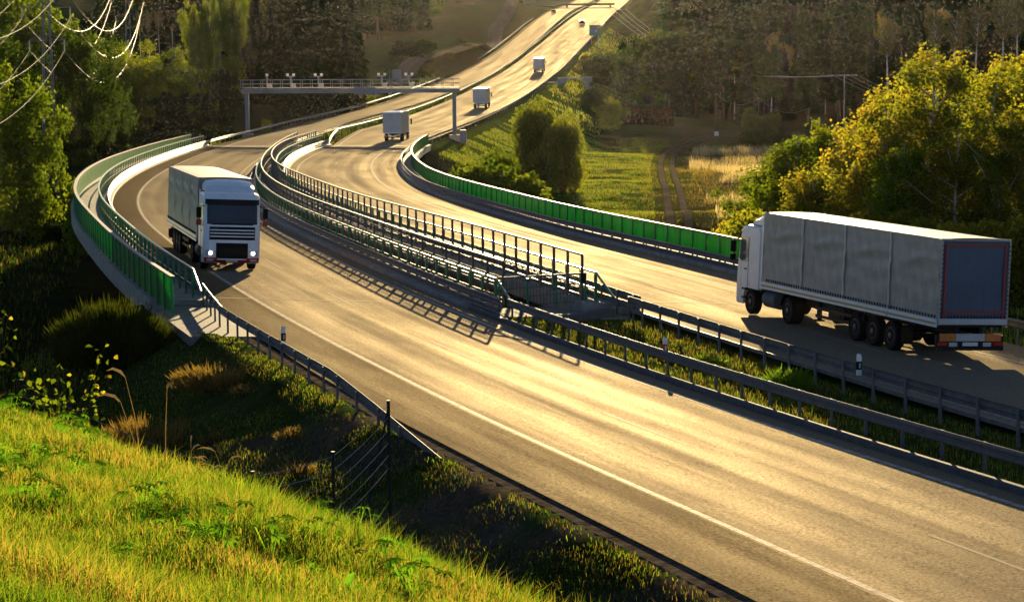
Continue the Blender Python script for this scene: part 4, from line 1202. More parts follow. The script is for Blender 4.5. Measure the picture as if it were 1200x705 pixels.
M["reed"] = leafy("pale_reeds", [(0.42, 0.36, 0.25), (0.6, 0.53, 0.4)], .5, .5, tcol=1.0)
M["blade_dry"] = leafy("dry_blades", [(0.13, 0.095, 0.032), (0.23, 0.165, 0.055)], .45, .8)

def unit(v): return v / np.maximum(np.linalg.norm(v, axis=-1, keepdims=True), 1e-9)
def leaf_quads(P, size, rng, elong=1.5, axis=None, jit=1.0):
    """rhombic leaves at points P; returns V, F"""
    n = len(P)
    a = unit(rng.normal(size=(n, 3))) if axis is None else unit(axis + jit * rng.normal(size=(n, 3)) * .5)
    b = unit(np.cross(a, rng.normal(size=(n, 3))))
    s = size * (0.6 + 0.8 * rng.random((n, 1)))
    L = a * s * elong * .5; W = b * s * .5
    V = np.stack([P - L, P + W - L * .1, P + L, P - W - L * .1], 1).reshape(-1, 3)
    return V, np.arange(4 * n).reshape(n, 4)
def in_clumps(cl, n, rng, shell=2.4):
    cl = np.asarray(cl, float); wgt = (cl[:, 3] * cl[:, 4] * cl[:, 5]) ** .7; wgt /= wgt.sum()
    k = rng.choice(len(cl), n, p=wgt)
    d = unit(rng.normal(size=(n, 3))); r = rng.random((n, 1)) ** (1 / shell)
    return cl[k, :3] + d * r * cl[k, 3:6]

def proto(name, label, cat, trunk_mb, trunk_m, V, Fq, leaf_m):
    root = empty(name, (0, 0, 0), 0, label, cat)
    if trunk_mb is not None: trunk_mb.build("trunk", trunk_m, root, smooth=True)
    np_mesh("crown", V, Fq, leaf_m, parent=root)
    return root

def broadleaf(h, w, n, leaf, seed, m, bark="bark", low=.22, nb=13, airy=1.0, name="broadleaf_tree", tip=1.0):
    rng = np.random.default_rng(seed); mb = MB()
    tr = h * .022
    lean = rng.normal(size=2) * h * .02
    top = np.array([lean[0], lean[1], h * .86])
    mb.tube([(0, 0, -.6), (lean[0] * .3, lean[1] * .3, h * .3), (lean[0] * .7, lean[1] * .7, h * .6), tuple(top)], [tr * 1.25, tr * .85, tr * .5, tr * .12], 7)
    cl = [(top[0], top[1], h * .84, w * .2, w * .2, h * .15), (top[0] * .8, top[1] * .8, h * .7, w * .26, w * .26, h * .14), (top[0], top[1], h * .95, w * .09, w * .09, h * .05)]
    for k in range(nb):
        f = low + (0.92 - low) * ((k + .5) / nb); th = k * 2.4 + rng.random() * .8
        prof = math.sin(PI * min(1, max(.06, (f - low) / (1.02 - low))) ** .75) ** .8
        R = w * .5 * (.42 + .58 * prof) * (.75 + .4 * rng.random())
        z = f * h; c = np.array([math.cos(th) * R * .7, math.sin(th) * R * .7, z + R * .15])
        a = np.array([lean[0] * f, lean[1] * f, z - R * .5 * tip])
        if a[2] < .4: a[2] = .4
        mid = (a + c) / 2 + np.array([0, 0, R * .06])
        mb.tube([tuple(a), tuple(mid), tuple(c)], [tr * .42 * (1.1 - f), tr * .26, tr * .07], 5)
        for q in range(6):
            e = c + rng.normal(size=3) * R * .42
            mb.tube([tuple(mid), tuple((mid + e) / 2 + rng.normal(size=3) * R * .05), tuple(e)], [tr * .16, tr * .1, tr * .04], 4, cap=False)
            rr_ = (.13 + .17 * rng.random()) * w * .5
            cl.append((e[0], e[1], e[2], rr_ * airy, rr_ * airy, rr_ * (.85 + .4 * rng.random())))
    P = in_clumps(cl, n, rng) + rng.normal(size=(n, 3)) * w * .015; P = P[P[:, 2] > .15]
    V, Fq = leaf_quads(P, leaf, rng)
    return proto(name, None, "tree", mb, M[bark], V, Fq, M[m])

def birch(h, w, n, leaf, seed, m="leaf_gold", low=.3, name="birch_tree"):
    rng = np.random.default_rng(seed); mb = MB(); tr = h * .011
    lean = rng.normal(size=2) * h * .03
    ax = lambda f: np.array([lean[0] * f * f, lean[1] * f * f, f * h])
    mb.tube([(0, 0, -.6)] + [tuple(ax(f)) for f in (.2, .45, .7, .97)], [tr * 1.3, tr, tr * .75, tr * .45, tr * .1], 7)
    cl = []
    for k in range(26):
        f = low + (.93 - low) * (k + .5) / 26; th = k * 2.4 + rng.random(); R = w * .5 * (math.sin(PI * min(.97, (f - low) / (1.05 - low) + .12)) ** .7) * (.7 + .5 * rng.random())
        a = ax(f - .06); c = ax(f) + np.array([math.cos(th) * R, math.sin(th) * R, R * .55])
        m1 = a * .5 + c * .5 + np.array([0, 0, -R * .08])
        mb.tube([tuple(a), tuple(m1), tuple(c)], [tr * .32, tr * .2, tr * .05], 4, cap=False)
        for q in range(7):
            u_ = .3 + .65 * rng.random(); e = a * (1 - u_) + c * u_ + rng.normal(size=3) * w * .075 - np.array([0, 0, w * .03])
            rr_ = w * (.03 + .05 * rng.random()); cl.append((*e, rr_ * 1.1, rr_ * 1.1, rr_ * 1.7))
    P = in_clumps(cl, n, rng, 1.3) + rng.normal(size=(n, 3)) * w * .034
    V, Fq = leaf_quads(P, leaf, rng, 1.3)
    return proto(name, None, "tree", mb, M["birchbark"], V, Fq, M[m])

def spruce(h, w, n, leaf, seed, m="needle", low=.06, name="spruce_tree"):
    rng = np.random.default_rng(seed); mb = MB(); tr = h * .013
    mb.tube([(0, 0, -.8), (0, 0, h * .5), (0, 0, h * .97)], [tr * 1.3, tr * .7, tr * .1], 7)
    f = 1 - (rng.random(n) ** .62) * (1 - low)
    lay = np.round(f * h / (h / 17)) * (h / 17) / h; f = .45 * f + .55 * lay + rng.normal(size=n) * .008
    th0 = rng.random(n) * 2 * PI; nbr = 9
    th = np.round(th0 / (2 * PI / nbr)) * (2 * PI / nbr) + lay * 31 + rng.normal(size=n) * .17
    lenf = .75 + .5 * np.modf(np.abs(np.sin(np.round(th * 7) * 12.9 + lay * 78.2) * 43758.5))[0]
    Rm = w * .5 * (1.03 - f) ** .85 * lenf
    r = Rm * (.25 + .75 * rng.random(n) ** .6)
    P = np.stack([np.cos(th) * r, np.sin(th) * r, f * h - r * .28 + .05 * h * (r / np.maximum(Rm, .01)) ** 2 * .4], -1)
    axv = np.stack([np.cos(th), np.sin(th), -.45 + 0 * th], -1)
    V, Fq = leaf_quads(P, leaf, rng, 2.0, axv, .9)
    return proto(name, None, "tree", mb, M["bark"], V, Fq, M[m])

def shrub(h, w, n, leaf, seed, m, name="shrub"):
    rng = np.random.default_rng(seed); mb = MB(); cl = []
    for k in range(9):
        th = k * 2.4; R = w * .32 * (rng.random() ** .5); e = np.array([math.cos(th) * R, math.sin(th) * R, h * (.45 + .3 * rng.random())])
        mb.tube([(e[0] * .15, e[1] * .15, -.3), tuple(e * .55), tuple(e)], [h * .018, h * .013, h * .004], 5, cap=False)
        cl.append((*e, w * (.17 + .1 * rng.random()), w * (.17 + .1 * rng.random()), h * (.2 + .12 * rng.random())))
        cl.append((e[0] * 1.15, e[1] * 1.15, h * .25, w * .2, w * .2, h * .24))
    P = in_clumps(cl, n, rng); P = P[P[:, 2] > .03]
    V, Fq = leaf_quads(P, leaf, rng)
    return proto(name, None, "shrub", mb, M["bark"], V, Fq, M[m])

PR = {}
PR["oak1"] = broadleaf(12, 9, 17000, .24, 1, "leaf_lime", nb=15)
PR["oak2"] = broadleaf(12, 8, 17000, .24, 2, "leaf_green", nb=15)
PR["oak3"] = broadleaf(12, 8, 14000, .25, 3, "leaf_gold", nb=14)
PR["oak4"] = broadleaf(12, 10, 17000, .24, 31, "leaf_lime", nb=18, low=.06)
PR["oak5"] = broadleaf(12, 10, 16000, .24, 32, "leaf_green", nb=18, low=.06)
PR["dark1"] = broadleaf(14, 9, 6000, .5, 4, "leaf_dark", nb=14)
PR["dark2"] = broadleaf(16, 8, 6000, .5, 5, "leaf_dark", nb=15, low=.3)
PR["far_lime"] = broadleaf(14, 9, 5000, .48, 6, "leaf_green", nb=14)
PR["fargold"] = broadleaf(14, 8, 5000, .48, 16, "leaf_gold", nb=14)
PR["birch1"] = birch(15, 7.0, 16000, .14, 7)
PR["birch2"] = birch(13, 6.5, 15000, .14, 8, "leaf_gold", .16)
PR["birch3"] = birch(12, 6.0, 15000, .14, 9, "leaf_lime", .14)
PR["birchfar"] = birch(22, 4.6, 1500, .36, 10, "leaf_pale", .66)
PR["spruce1"] = spruce(20, 7.5, 5200, .62, 11)
PR["spruce2"] = spruce(20, 6.2, 4600, .62, 12)
PR["pine1"] = broadleaf(18, 7, 4200, .58, 13, "pine", nb=13, low=.36)
PR["pine2"] = spruce(19, 7.0, 4200, .6, 14, "pine", .2, "pine_tree")
PR["pine3"] = broadleaf(17, 8, 4200, .58, 15, "leaf_dark", nb=13, low=.25)
PR["bushl"] = shrub(8, 8.6, 15000, .22, 26, "leaf_lime")
PR["thicket"] = shrub(6, 7, 12000, .2, 25, "leaf_gold")
PR["bush1"] = shrub(3, 4, 2600, .24, 20, "leaf_dark")
PR["bush2"] = shrub(3, 3.6, 3200, .2, 21, "leaf_lime")
PR["bush3"] = shrub(3, 4, 3000, .22, 22, "leaf_gold")
PR["bushg"] = shrub(3, 4, 3000, .22, 23, "leaf_green")
PR["willow"] = shrub(7, 8.4, 9000, .34, 24, "willow", "willow_shrub")
HGT = dict(oak1=12, oak2=12, oak3=12, oak4=12, oak5=12, dark1=14, dark2=16, far_lime=14, fargold=14, birch1=15, birch2=13, birch3=12, birchfar=22, spruce1=20, spruce2=20, pine1=18, pine2=19, pine3=17, bush1=3, bush2=3, bush3=3, bushg=3, willow=7, thicket=6, bushl=8)
used = set()
def plant(kind, x, y, h, label, cat=None, group=None, wide=1.0, name=None, rz=None):
    r = PR[kind]
    if kind in used: r = copy_tree(PR[kind])
    used.add(kind)
    s = h / HGT[kind]
    r.location = (x, y, tz(x, y) - .15); r.scale = (s * wide, s * wide, s)
    r.rotation_euler = (0, 0, random.random() * 6.28 if rz is None else rz)
    if "group" in r: del r["group"]
    if name: r.name = name
    return tag(r, label, cat or r.get("category"), group)
def spot(px, d): return (px - 600) / 2703.7 * d
def ztop(py, d): return (41 - py) / 2703.7 * d
def plant_px(kind, px, pytop, d, label, wide=1.0, cat=None, group=None, name=None, hmin=1.2):
    x = spot(px, d); g = tz(x, d)
    return plant(kind, x, d, max(hmin, ztop(pytop, d) - g), label, cat, group, wide, name)

# right: golden birches behind the silver lorry
GB = "golden birches and saplings behind the silver lorry"
for k, px, py, d, wd, lab in (
    ("birch1", 1092, 58, 120, 1.15, "tallest golden birch behind the silver lorry, its top against the dark wood"),
    ("birch2", 1150, 78, 124, 1.2, "broad golden birch right of the tallest birch behind the lorry"),
    ("birch1", 1186, 62, 132, 1.1, "tall golden birch at the right picture edge, behind the lorry's rear"),
    ("birch2", 1046, 92, 128, 1.15, "sparse orange-tinged birch just left of the tallest birch"),
    ("birch2", 1003, 128, 132, 1.15, "golden birch above the middle of the silver trailer"),
    ("birch3", 980, 140, 138, 1.0, "slim yellow-green birch with a pointed top above the silver trailer"),
    ("birch3", 938, 150, 140, 1.25, "bushy green birch above the lorry's cab end of the trailer"),
    ("birch3", 905, 176, 150, 1.35, "lowest bushy green birch beside the pale reeds"),
    ("birch2", 1022, 150, 120, 1.2, None), ("birch2", 1120, 150, 113, 1.25, None), ("birch1", 1172, 128, 112, 1.1, None), ("birch3", 1064, 165, 114, 1.25, None), ("birch2", 960, 190, 126, 1.25, None), ("birch2", 1215, 100, 112, 1.2, None)):
    plant_px(k, px, py, d, lab or "low golden birch in the thicket right behind the silver trailer", wd, group=GB if not lab else None)
for px, py, d, k in ((868, 252, 132, "thicket"), (890, 240, 135, "thicket"), (846, 268, 128, "thicket")):
    plant_px(k, px, py, d, "small orange-brown shrub between the reeds and the silver lorry's cab", .7, group="orange-brown shrubs ahead of the silver lorry")
for px, py, d in ((920, 235, 124), (955, 240, 120), (985, 245, 117), (1100, 250, 108), (1150, 255, 104), (1190, 250, 104), (1040, 240, 112)):
    plant_px("thicket", px, py, d, "golden undergrowth bush right behind the silver trailer", .9, group="golden undergrowth behind the silver trailer")

# bushes on the bank right of the motorway
for k, px, py, d, wd, lab in (
    ("bushl", 590, 172, 268, .85, "green tree standing on the bank nearest the right bridge end"),
    ("bush2", 612, 196, 250, 1.1, "low yellow-green bush at the foot of the bank by the field"),
    ("bushl", 630, 113, 318, .66, "dark green rounded tree on the bank behind the golden-edged tree"),
    ("bushl", 660, 130, 308, .62, "golden-edged tree at the corner of the bright field"),
    ("bushl", 634, 170, 292, .75, "mid green tree in the middle of the bank clump"),
    ("bush2", 572, 180, 252, 1.0, "small pale green bush close to the right parapet's far end"),
    ("bushg", 708, 60, 640, 1.2, "small lone bush on the far bank below the blue sign"),
    ("far_lime", 765, 50, 585, .95, "tall tree with a lit top at the wood's left end by the brown hedge"),
    ("far_lime", 806, 54, 590, 1.05, "broad tree with a lit top right of the brown hedge"),
    ("dark1", 748, 52, 620, .9, "dark tree half hidden behind the trees at the brown hedge"),
    ("willow", 893, 127, 470, 1.0, "round grey-green willow shrub standing alone in front of the dark wood")):
    plant_px(k, px, py, d, lab, wd)
plant('oak2', spot(697, 505), 505, 7.5, 'dense green bushy tree on the bank beyond the underpass', 'tree', None, 1.1)
plant('oak1', spot(718, 500), 500, 6.0, 'yellow-green bushy tree right of the dense one beyond the underpass', 'tree', None, 1.3)
# far white birches at the right edge of the wood
for i, (px, py, d) in enumerate(((1041, 18, 520), (1098, 6, 540), (1117, 12, 545), (1142, 2, 550), (1175, -2, 535), (1192, -4, 540))):
    plant_px("birchfar", px, py, d, "white-stemmed birch with a small golden crown before the dark wood" if i else "lone leftmost white-stemmed birch before the dark wood", .9, group="white-stemmed birches before the dark wood" if i else None)
for px, py in ((905, 35), (968, 60), (862, 55), (925, 50)):
    plant_px("birchfar", px, py, 585, "thin pale birch standing at the dark wood's edge above the willow", .8, group="thin pale birches above the willow")
# brown hedge
mbx = []; rng = np.random.default_rng(5); pts = []
x0, x1, yh = spot(699, 545), spot(790, 545), 545
P = np.stack([x0 + (x1 - x0) * rng.random(7000), yh + rng.normal(size=7000) * 1.3, rng.random(7000) ** .8], -1)
gz = terrain(P[:, 0], P[:, 1]); P[:, 2] = gz + P[:, 2] * (4.2 + 1.1 * (vnoise(P[:, 0], P[:, 0] * 0, 2.2, 4) - .5)) * (1 - .25 * np.abs(rng.normal(size=7000)).clip(0, 1) * .5)
V, Fq = leaf_quads(P, .55, rng)
root = empty("hedge", ((x0 + x1) / 2, yh, 0), 0, "long clipped brown hedge at the far end of the bright field", "hedge")
o = np_mesh("foliage", V, Fq, M["leaf_brown"]); o.parent = root; o.matrix_parent_inverse = Matrix.Translation(root.location).inverted()

# left: trees down in the dark valley
for k, px, py, d, wd, lab in (
    ("oak4", 24, 114, 226, .8, "sunlit yellow-green tree at the left picture edge below the power lines"),
    ("oak5", 6, 52, 290, .8, "green tree at the left edge right behind the sunlit tree"),
    ("oak5", 90, 48, 300, .8, "dark green tree with lit right side in front of the pylon"),
    ("oak4", 24, -6, 400, .9, "sunlit tree in the top left corner left of the pylon"),
    ("oak5", 45, 84, 310, .7, "small green tree between the pylon and the sunlit tree"),
    ("oak4", 132, 60, 430, 1.2, "left of two bushy yellow-green trees right of the pylon"),
    ("oak4", 152, 68, 420, 1.2, "right of two bushy yellow-green trees right of the pylon"),
    ("oak4", 188, 74, 430, 1.5, "low broad bushy tree at the middle of the valley edge"),
    ("oak1", 240, 10, 440, .42, "left one of two tall trees with lit crowns beside the dark spruces"),
    ("oak1", 273, -6, 450, .42, "right one of two tall trees with lit crowns beside the dark spruces"),
    ("dark1", 262, 84, 400, .9, "dark rounded tree in the valley below the two tall lit trees"),
    ("dark1", 205, 108, 390, 1.1, "dark spreading tree in the valley left of the gantry"),
    ("bush1", 486, 44, 610, 2.0, "dark round shrub on the pale slope beside the side road")):
    plant_px(k, px, py, d, lab, wd)
SPG = "dark spruces above the left leg of the gantry"
for px, py, d in ((305, -10, 480), (322, 8, 455), (338, -25, 490), (352, 4, 450), (368, -18, 475), (383, -6, 455), (398, -12, 470), (410, 14, 450), (330, -30, 520), (360, -35, 520), (392, -35, 525), (415, -10, 500), (300, 20, 470), (345, 40, 430), (378, 45, 425)):
    plant_px(random.choice(("spruce1", "spruce2")), px, py, d, "tall dark spruce in the clump above the gantry's left half", 1.1, group=SPG)
for i in range(60):
    px = random.uniform(60, 300); d = random.uniform(215, 400); x = spot(px, d)
    oL_ = float(offsets(np.array([x]), np.array([d]))[0][0])
    if oL_ > -9: continue
    plant(random.choice(("bush1", "bush1", "bushg")), x, d, random.uniform(1.6, 3.8), "dark shrub in the shaded valley left of the bridge", "shrub", "dark shrubs in the left valley", 1.25)
for px, py, d in ((314, 142, 352), (423, 118, 452), (437, 108, 470), (105, 190, 205)):
    plant_px("bush2", px, py, d, "small sunlit sapling standing below the outer bank of the left carriageway", .6, group="sunlit saplings below the left carriageway", hmin=2.5)
for i in range(26):
    y = random.uniform(480, 760); o = random.uniform(-14, -5); p = rp('L', y, o)
    plant(random.choice(("bushg", "bush2", "bush1")), p.x, p.y, random.uniform(1.2, 2.6), "low bush on the strip between the left carriageway and the side road", "shrub", "low bushes beside the side road", 1.2)

# woods: nearest trees singly, the rest as one mass
def far_wood(name, label, cells, mats, seed):
    rng = np.random.default_rng(seed); Vs = []; Fs = []; mi = []; o = 0
    for (x, y, h, kind) in cells:
        n = 900
        f = 1 - rng.random(n) ** .7 * .78
        th = rng.random(n) * 2 * PI
        w = h * (.2 if kind else .26)
        R = w * ((1.05 - f) ** .8 if kind else np.sqrt(np.clip(1 - ((f - .62) / .42) ** 2, .02, 1)))
        r = R * rng.random(n) ** .4 * (.8 + .4 * np.modf(np.abs(np.sin(np.round(th * 3) * 12.9 + np.round(f * 8) * 78.2) * 437.5))[0])
        P = np.stack([x + np.cos(th) * r, y + np.sin(th) * r, f * h], -1); P[:, 2] += tz0[(x, y)]
        V, Fq = leaf_quads(P, .72, rng)
        Vs.append(V); Fs.append(Fq + o); o += len(V); mi.append(np.full(len(Fq), rng.integers(len(mats))))
    ob = np_mesh(name, np.concatenate(Vs), np.concatenate(Fs), [M[m] for m in mats], np.concatenate(mi))
    return tag(ob, label, "wood", kind="stuff")
tz0 = {}
def grow_wood(cells, n_single, label, group, kinds, stuff_name, stuff_label, mats, seed):
    cells.sort(key=lambda c: c[1])
    g = terrain(np.array([c[0] for c in cells]), np.array([c[1] for c in cells]))
    for c, zz in zip(cells, g): tz0[(c[0], c[1])] = float(zz) - .3
    for c in cells[:n_single]:
        plant(random.choice(kinds), c[0], c[1], c[2], label, "tree", group, random.uniform(.9, 1.2))
    if len(cells) > n_single:
        far_wood(stuff_name, stuff_label, cells[n_single:], mats, seed)
rs = random.Random(3); cells = []
y = 578.0
while y < 980:
    x = 0.066 * y + rs.uniform(0, 5) + (0 if y < 640 else (y - 640) * .02)
    xr = 0.235 * y + 25
    while x < xr:
        xx, yy = x + rs.uniform(-2.2, 2.2), y + rs.uniform(-3.5, 3.5)
        if float(offsets(np.array([xx]), np.array([yy]))[1][0]) > 24 and vnoise(np.array([xx]), np.array([yy]), 40, 6)[0] > .08:
            cells.append((xx, yy, rs.uniform(15, 22), rs.random() < .55))
        x += rs.uniform(5.5, 8.5) * (1 if y < 700 else 1.25)
    y += 9 if y < 700 else 13
grow_wood(cells, 150, "tree in the dark wood on the right hill", "trees of the dark wood on the right hill", ("pine1", "pine2", "pine3", "spruce1", "dark2", "pine1"), "far_wood", "dark wood covering the upper right hill", ("pine", "needle", "leaf_dark", "pine"), 31)
cells = []
y = 610.0
while y < 1020:
    for (pa, pb) in ((152, 300), (300, 415), (418, 535), (-60, 40)):
        x = spot(pa, y); xr = spot(pb, y)
        if pa == 418 and (y < 690 or y > 830): continue
        if pa == 300 and y < 640: continue
        if pa == -60 and y < 640: continue
        while x < xr:
            xx, yy = x + rs.uniform(-2, 2), y + rs.uniform(-4, 4)
            if float(offsets(np.array([xx]), np.array([yy]))[0][0]) < -30: cells.append((xx, yy, rs.uniform(13, 20), rs.random() < .5))
            x += rs.uniform(6, 9)
    y += 12
grow_wood(cells, 110, "tree in the dim wood on the left hill", "trees of the dim wood on the left hill", ("pine1", "pine3", "spruce2", "dark2", "far_lime", "fargold", "dark1"), "far_wood", "dim wood covering the upper left hill", ("pine", "leaf_dark", "needle", "leaf_green"), 32)
for i, (px, d) in enumerate(((180, 606), (192, 604), (170, 608), (207, 607))):
    plant_px("birchfar", px, 6, d, "pale birch stem before the dim left wood", .7, group="pale birches before the left wood")
for k, v in list(PR.items()):
    if k not in used:
        for ch in list(v.children): bpy.data.objects.remove(ch)
        bpy.data.objects.remove(v)
# ------------------------------------------------------------------ grass and weeds
def blades(name, P, h, w, mats, mi, label=None, seed=0, lean=.5, kind="stuff", bend=.35):
    """bent grass blades at P (n,3), heights h (n,), widths w (n,)"""
    rng = np.random.default_rng(seed); n = len(P)
    th = rng.random(n) * 2 * PI; L = np.stack([np.cos(th), np.sin(th), 0 * th], -1) * (lean * rng.random((n, 1)))
    S = np.stack([-np.sin(th + rng.normal(size=n)), np.cos(th + rng.normal(size=n)), 0 * th], -1) * (w[:, None] * .5)
    up = np.array([0, 0, 1.0]); H = h[:, None]
    m = P + H * (.55 * up + .35 * L); t = P + H * (up * (1 - bend * rng.random((n, 1))) + L * 1.1)
    base = P - H * .05 * up
    V = np.stack([base - S, base + S, m - S * .8, m + S * .8, t], 1).reshape(-1, 3)
    i = np.arange(n)[:, None] * 5
    Fq = np.concatenate([i + [[0, 1, 3]], i + [[0, 3, 2]], i + [[2, 3, 4]]], 1).reshape(-1, 3)
    o = np_mesh(name, V, Fq, [M[k] for k in mats], np.repeat(mi, 3))
    return tag(o, label, "grass" if label else None, kind=kind)
rng = np.random.default_rng(77)
# meadow in the foreground
n = 210000
y = 9.0 * (36 / 9.0) ** rng.random(n); x = y * (-.25 + .31 * rng.random(n))
s = crest_s(x, y); k = (s < 1.2) & (s > -22); x, y, s = x[k], y[k], s[k]
P = np.stack([x, y, hill_z(x, y)], -1)
gap = vnoise(x, y, 1.1, 12); tall = vnoise(x, y, 2.6, 13)
keep = rng.random(len(x)) < .35 + .9 * gap; P = P[keep]; tall = tall[keep]; gap = gap[keep]
h = (.07 + .15 * rng.random(len(P))) * (.35 + 1.35 * tall) * (.6 + .8 * vnoise(P[:, 0], P[:, 1], .45, 15)); w_ = .0045 + .0035 * rng.random(len(P)) + P[:, 1] * .00012
u_ = rng.random(len(P)) + (vnoise(P[:, 0], P[:, 1], 1.7, 14) - .5) * .9
mi = np.select([u_ < .46, u_ < .86, u_ < .97], [0, 1, 2], 2); mi[rng.random(len(P)) < .2] = 3
mi[(gap < .2) & (rng.random(len(P)) < .4)] = 2
blades("meadow_grass", P, h, w_, ("blade_a", "blade_b", "blade_c", "blade_d"), mi, "sunlit yellow-green meadow grass on the slope in the foreground", 1, .75)

def region_grass(name, label, n, xs, ys, cond, hr, wr, mats, seed, mixw, clump=1.5, thr=.35, lean=.6):
    rng = np.random.default_rng(seed)
    x = xs[0] + (xs[1] - xs[0]) * rng.random(n); y = ys[0] + (ys[1] - ys[0]) * rng.random(n)
    k = cond(x, y); x, y = x[k], y[k]
    v = vnoise(x, y, clump, seed); k = v + .25 * (rng.random(len(x)) - .5) > thr; x, y, v = x[k], y[k], v[k]
    P = np.stack([x, y, terrain(x, y)], -1)
    h = hr[0] + (hr[1] - hr[0]) * rng.random(len(P)) * (.5 + v); w_ = wr[0] + (wr[1] - wr[0]) * rng.random(len(P))
    mi = rng.choice(len(mats), len(P), p=mixw)
    return blades(name, P, h, w_, mats, mi, label, seed, lean)
def lr(x, y): return offsets(x, y)
region_grass("verge_grass", "rough grass on the verge and shaded slope left of the near road", 200000, (-34, 4), (36, 100),
             lambda x, y: (lr(x, y)[0] < np.where(y < 80, -3.0, -5.2)) & (crest_s(x, y) > 1.5) & ~((y < 62) & (lr(x, y)[0] > -6) & (vnoise(x, y, 1.6, 8) > .66)), (.045, .14), (.008, .018), ("blade_a", "blade_dry", "blade_d", "blade_b"), 5, (.3, .25, .1, .35), 1.3, .3)
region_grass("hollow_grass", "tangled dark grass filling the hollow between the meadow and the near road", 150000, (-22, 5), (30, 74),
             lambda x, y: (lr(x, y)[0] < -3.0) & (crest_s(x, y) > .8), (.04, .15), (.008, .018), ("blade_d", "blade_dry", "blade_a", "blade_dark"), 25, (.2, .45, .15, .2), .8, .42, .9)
region_grass("median_grass", "uneven grass strip on the median between the two near guardrails", 110000, (0, 22), (30, 88),
             lambda x, y: (lr(x, y)[0] > 8.35) & (lr(x, y)[1] < -4.5), (.05, .2), (.008, .016), ("blade_a", "blade_dry", "blade_b", "blade_c"), 6, (.3, .35, .2, .15), 1.1, .22)
region_grass("verge_grass", "grass on the far verge behind the silver lorry", 30000, (10, 40), (60, 130),
             lambda x, y: (lr(x, y)[1] > 6.5) & (lr(x, y)[1] < 16), (.15, .45), (.02, .04), ("blade_a", "blade_dry", "blade_b"), 7, (.4, .3, .3))
region_grass("bank_grass", "tufted grass on the bank and the bright field right of the bridge", 260000, (-16, 32), (150, 470),
             lambda x, y: (lr(x, y)[1] > 9) & (x < trk_x(y) - 2.6), (.12, .36), (.03, .07), ("blade_a", "blade_b", "blade_dry", "blade_d"), 8, (.42, .2, .26, .12), 3.5, .36)
region_grass("track_grass", "dry grass along the dirt track", 60000, (13, 48), (195, 480),
             lambda x, y: (np.abs(x - trk_x(y)) < 4.0) & (np.abs(np.abs(x - trk_x(y)) - .95) > .6), (.1, .32), (.03, .06), ("blade_dry", "blade_a", "blade_c"), 9, (.6, .2, .2), 3, .35)
region_grass("pale_reeds", "sunlit pale reeds and tall dry grass right of the dirt track", 110000, (19, 75), (205, 470),
             lambda x, y: (x > trk_x(y) + 4.0) & (x < 40 + (y - 221) * .16) & (vnoise(x * .35, y * .8, 9, 21) > .52), (.7, 1.5), (.03, .06), ("reed", "reed", "blade_c"), 10, (.6, .25, .15), 4, .38, .35)
region_grass("heath_grass", "low brown grass between the patches of pale reeds", 80000, (19, 85), (205, 540),
             lambda x, y: (x > trk_x(y) + 3.4), (.2, .6), (.035, .08), ("blade_dry", "blade_d", "blade_c"), 11, (.55, .3, .15), 5, .35)
region_grass("bank_grass", "grass on the outer bank past the left bridge", 30000, (-60, -5), (290, 620),
             lambda x, y: (lr(x, y)[0] < -3.2) & (lr(x, y)[0] > -16), (.3, .8), (.08, .16), ("blade_a", "blade_dry", "blade_d"), 12, (.4, .35, .25), 5, .4)
region_grass("bank_grass", "grass on the far bank right of the upper motorway", 30000, (-5, 60), (470, 860),
             lambda x, y: (lr(x, y)[1] > 8.5) & (lr(x, y)[1] < 26), (.4, 1.0), (.12, .25), ("blade_a", "blade_b", "blade_dry"), 13, (.4, .3, .3), 7, .4)
region_grass("median_grass", "thin grass strip along the far median past the bridges", 14000, (-30, 30), (290, 700),
             lambda x, y: (lr(x, y)[0] > 8.0) & (lr(x, y)[1] < -4.4), (.2, .5), (.06, .12), ("blade_a", "blade_dry", "blade_b"), 14, (.4, .35, .25), 4, .3)

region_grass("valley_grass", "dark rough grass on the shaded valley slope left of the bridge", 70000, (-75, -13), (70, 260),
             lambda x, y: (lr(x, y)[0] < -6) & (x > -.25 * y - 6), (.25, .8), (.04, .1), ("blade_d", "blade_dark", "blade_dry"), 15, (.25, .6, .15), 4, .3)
# leafy weeds (palmate leaves) in the meadow
def weed_proto(seed):
    rng = np.random.default_rng(seed); V = []; Fq = []
    for k in range(11):
        th = k * 2.4; L = .16 + .16 * rng.random(); tilt = .25 + .75 * rng.random()
        tip = np.array([math.cos(th) * L * tilt, math.sin(th) * L * tilt, L * 1.0 * (1.15 - .6 * tilt)])
        nrm_ = unit(np.array([math.cos(th) * .4, math.sin(th) * .4, 1.0])); u1 = unit(np.cross(nrm_, [.3, .1, 1])); u2 = np.cross(nrm_, u1)
        o = len(V); sd_ = np.cross(tip, [0, 0, 1]); sd_ = unit(sd_) * .004
        V += [-sd_, sd_, tip + sd_, tip - sd_]; Fq.append((o, o + 1, o + 2, o + 3))
        nl = 8
        for j in range(nl):
            a = 2 * PI * j / nl; d = (u1 * math.cos(a) + u2 * math.sin(a)); l = .055 + .03 * rng.random(); e = np.cross(nrm_, d) * .011
            o = len(V); V += [tip, tip + d * l * .5 + e + nrm_ * .006, tip + d * l - nrm_ * .012, tip + d * l * .5 - e + nrm_ * .006]; Fq.append((o, o + 1, o + 2, o + 3))
    return np_mesh("leafy_weed", np.array(V), np.array(Fq), M["weed"])
M["weed"] = leafy("weed_leaves", [(0.06, 0.19, 0.014), (0.11, 0.29, 0.02), (0.2, 0.33, 0.03)], .55, 3.0, tcol=1.3)
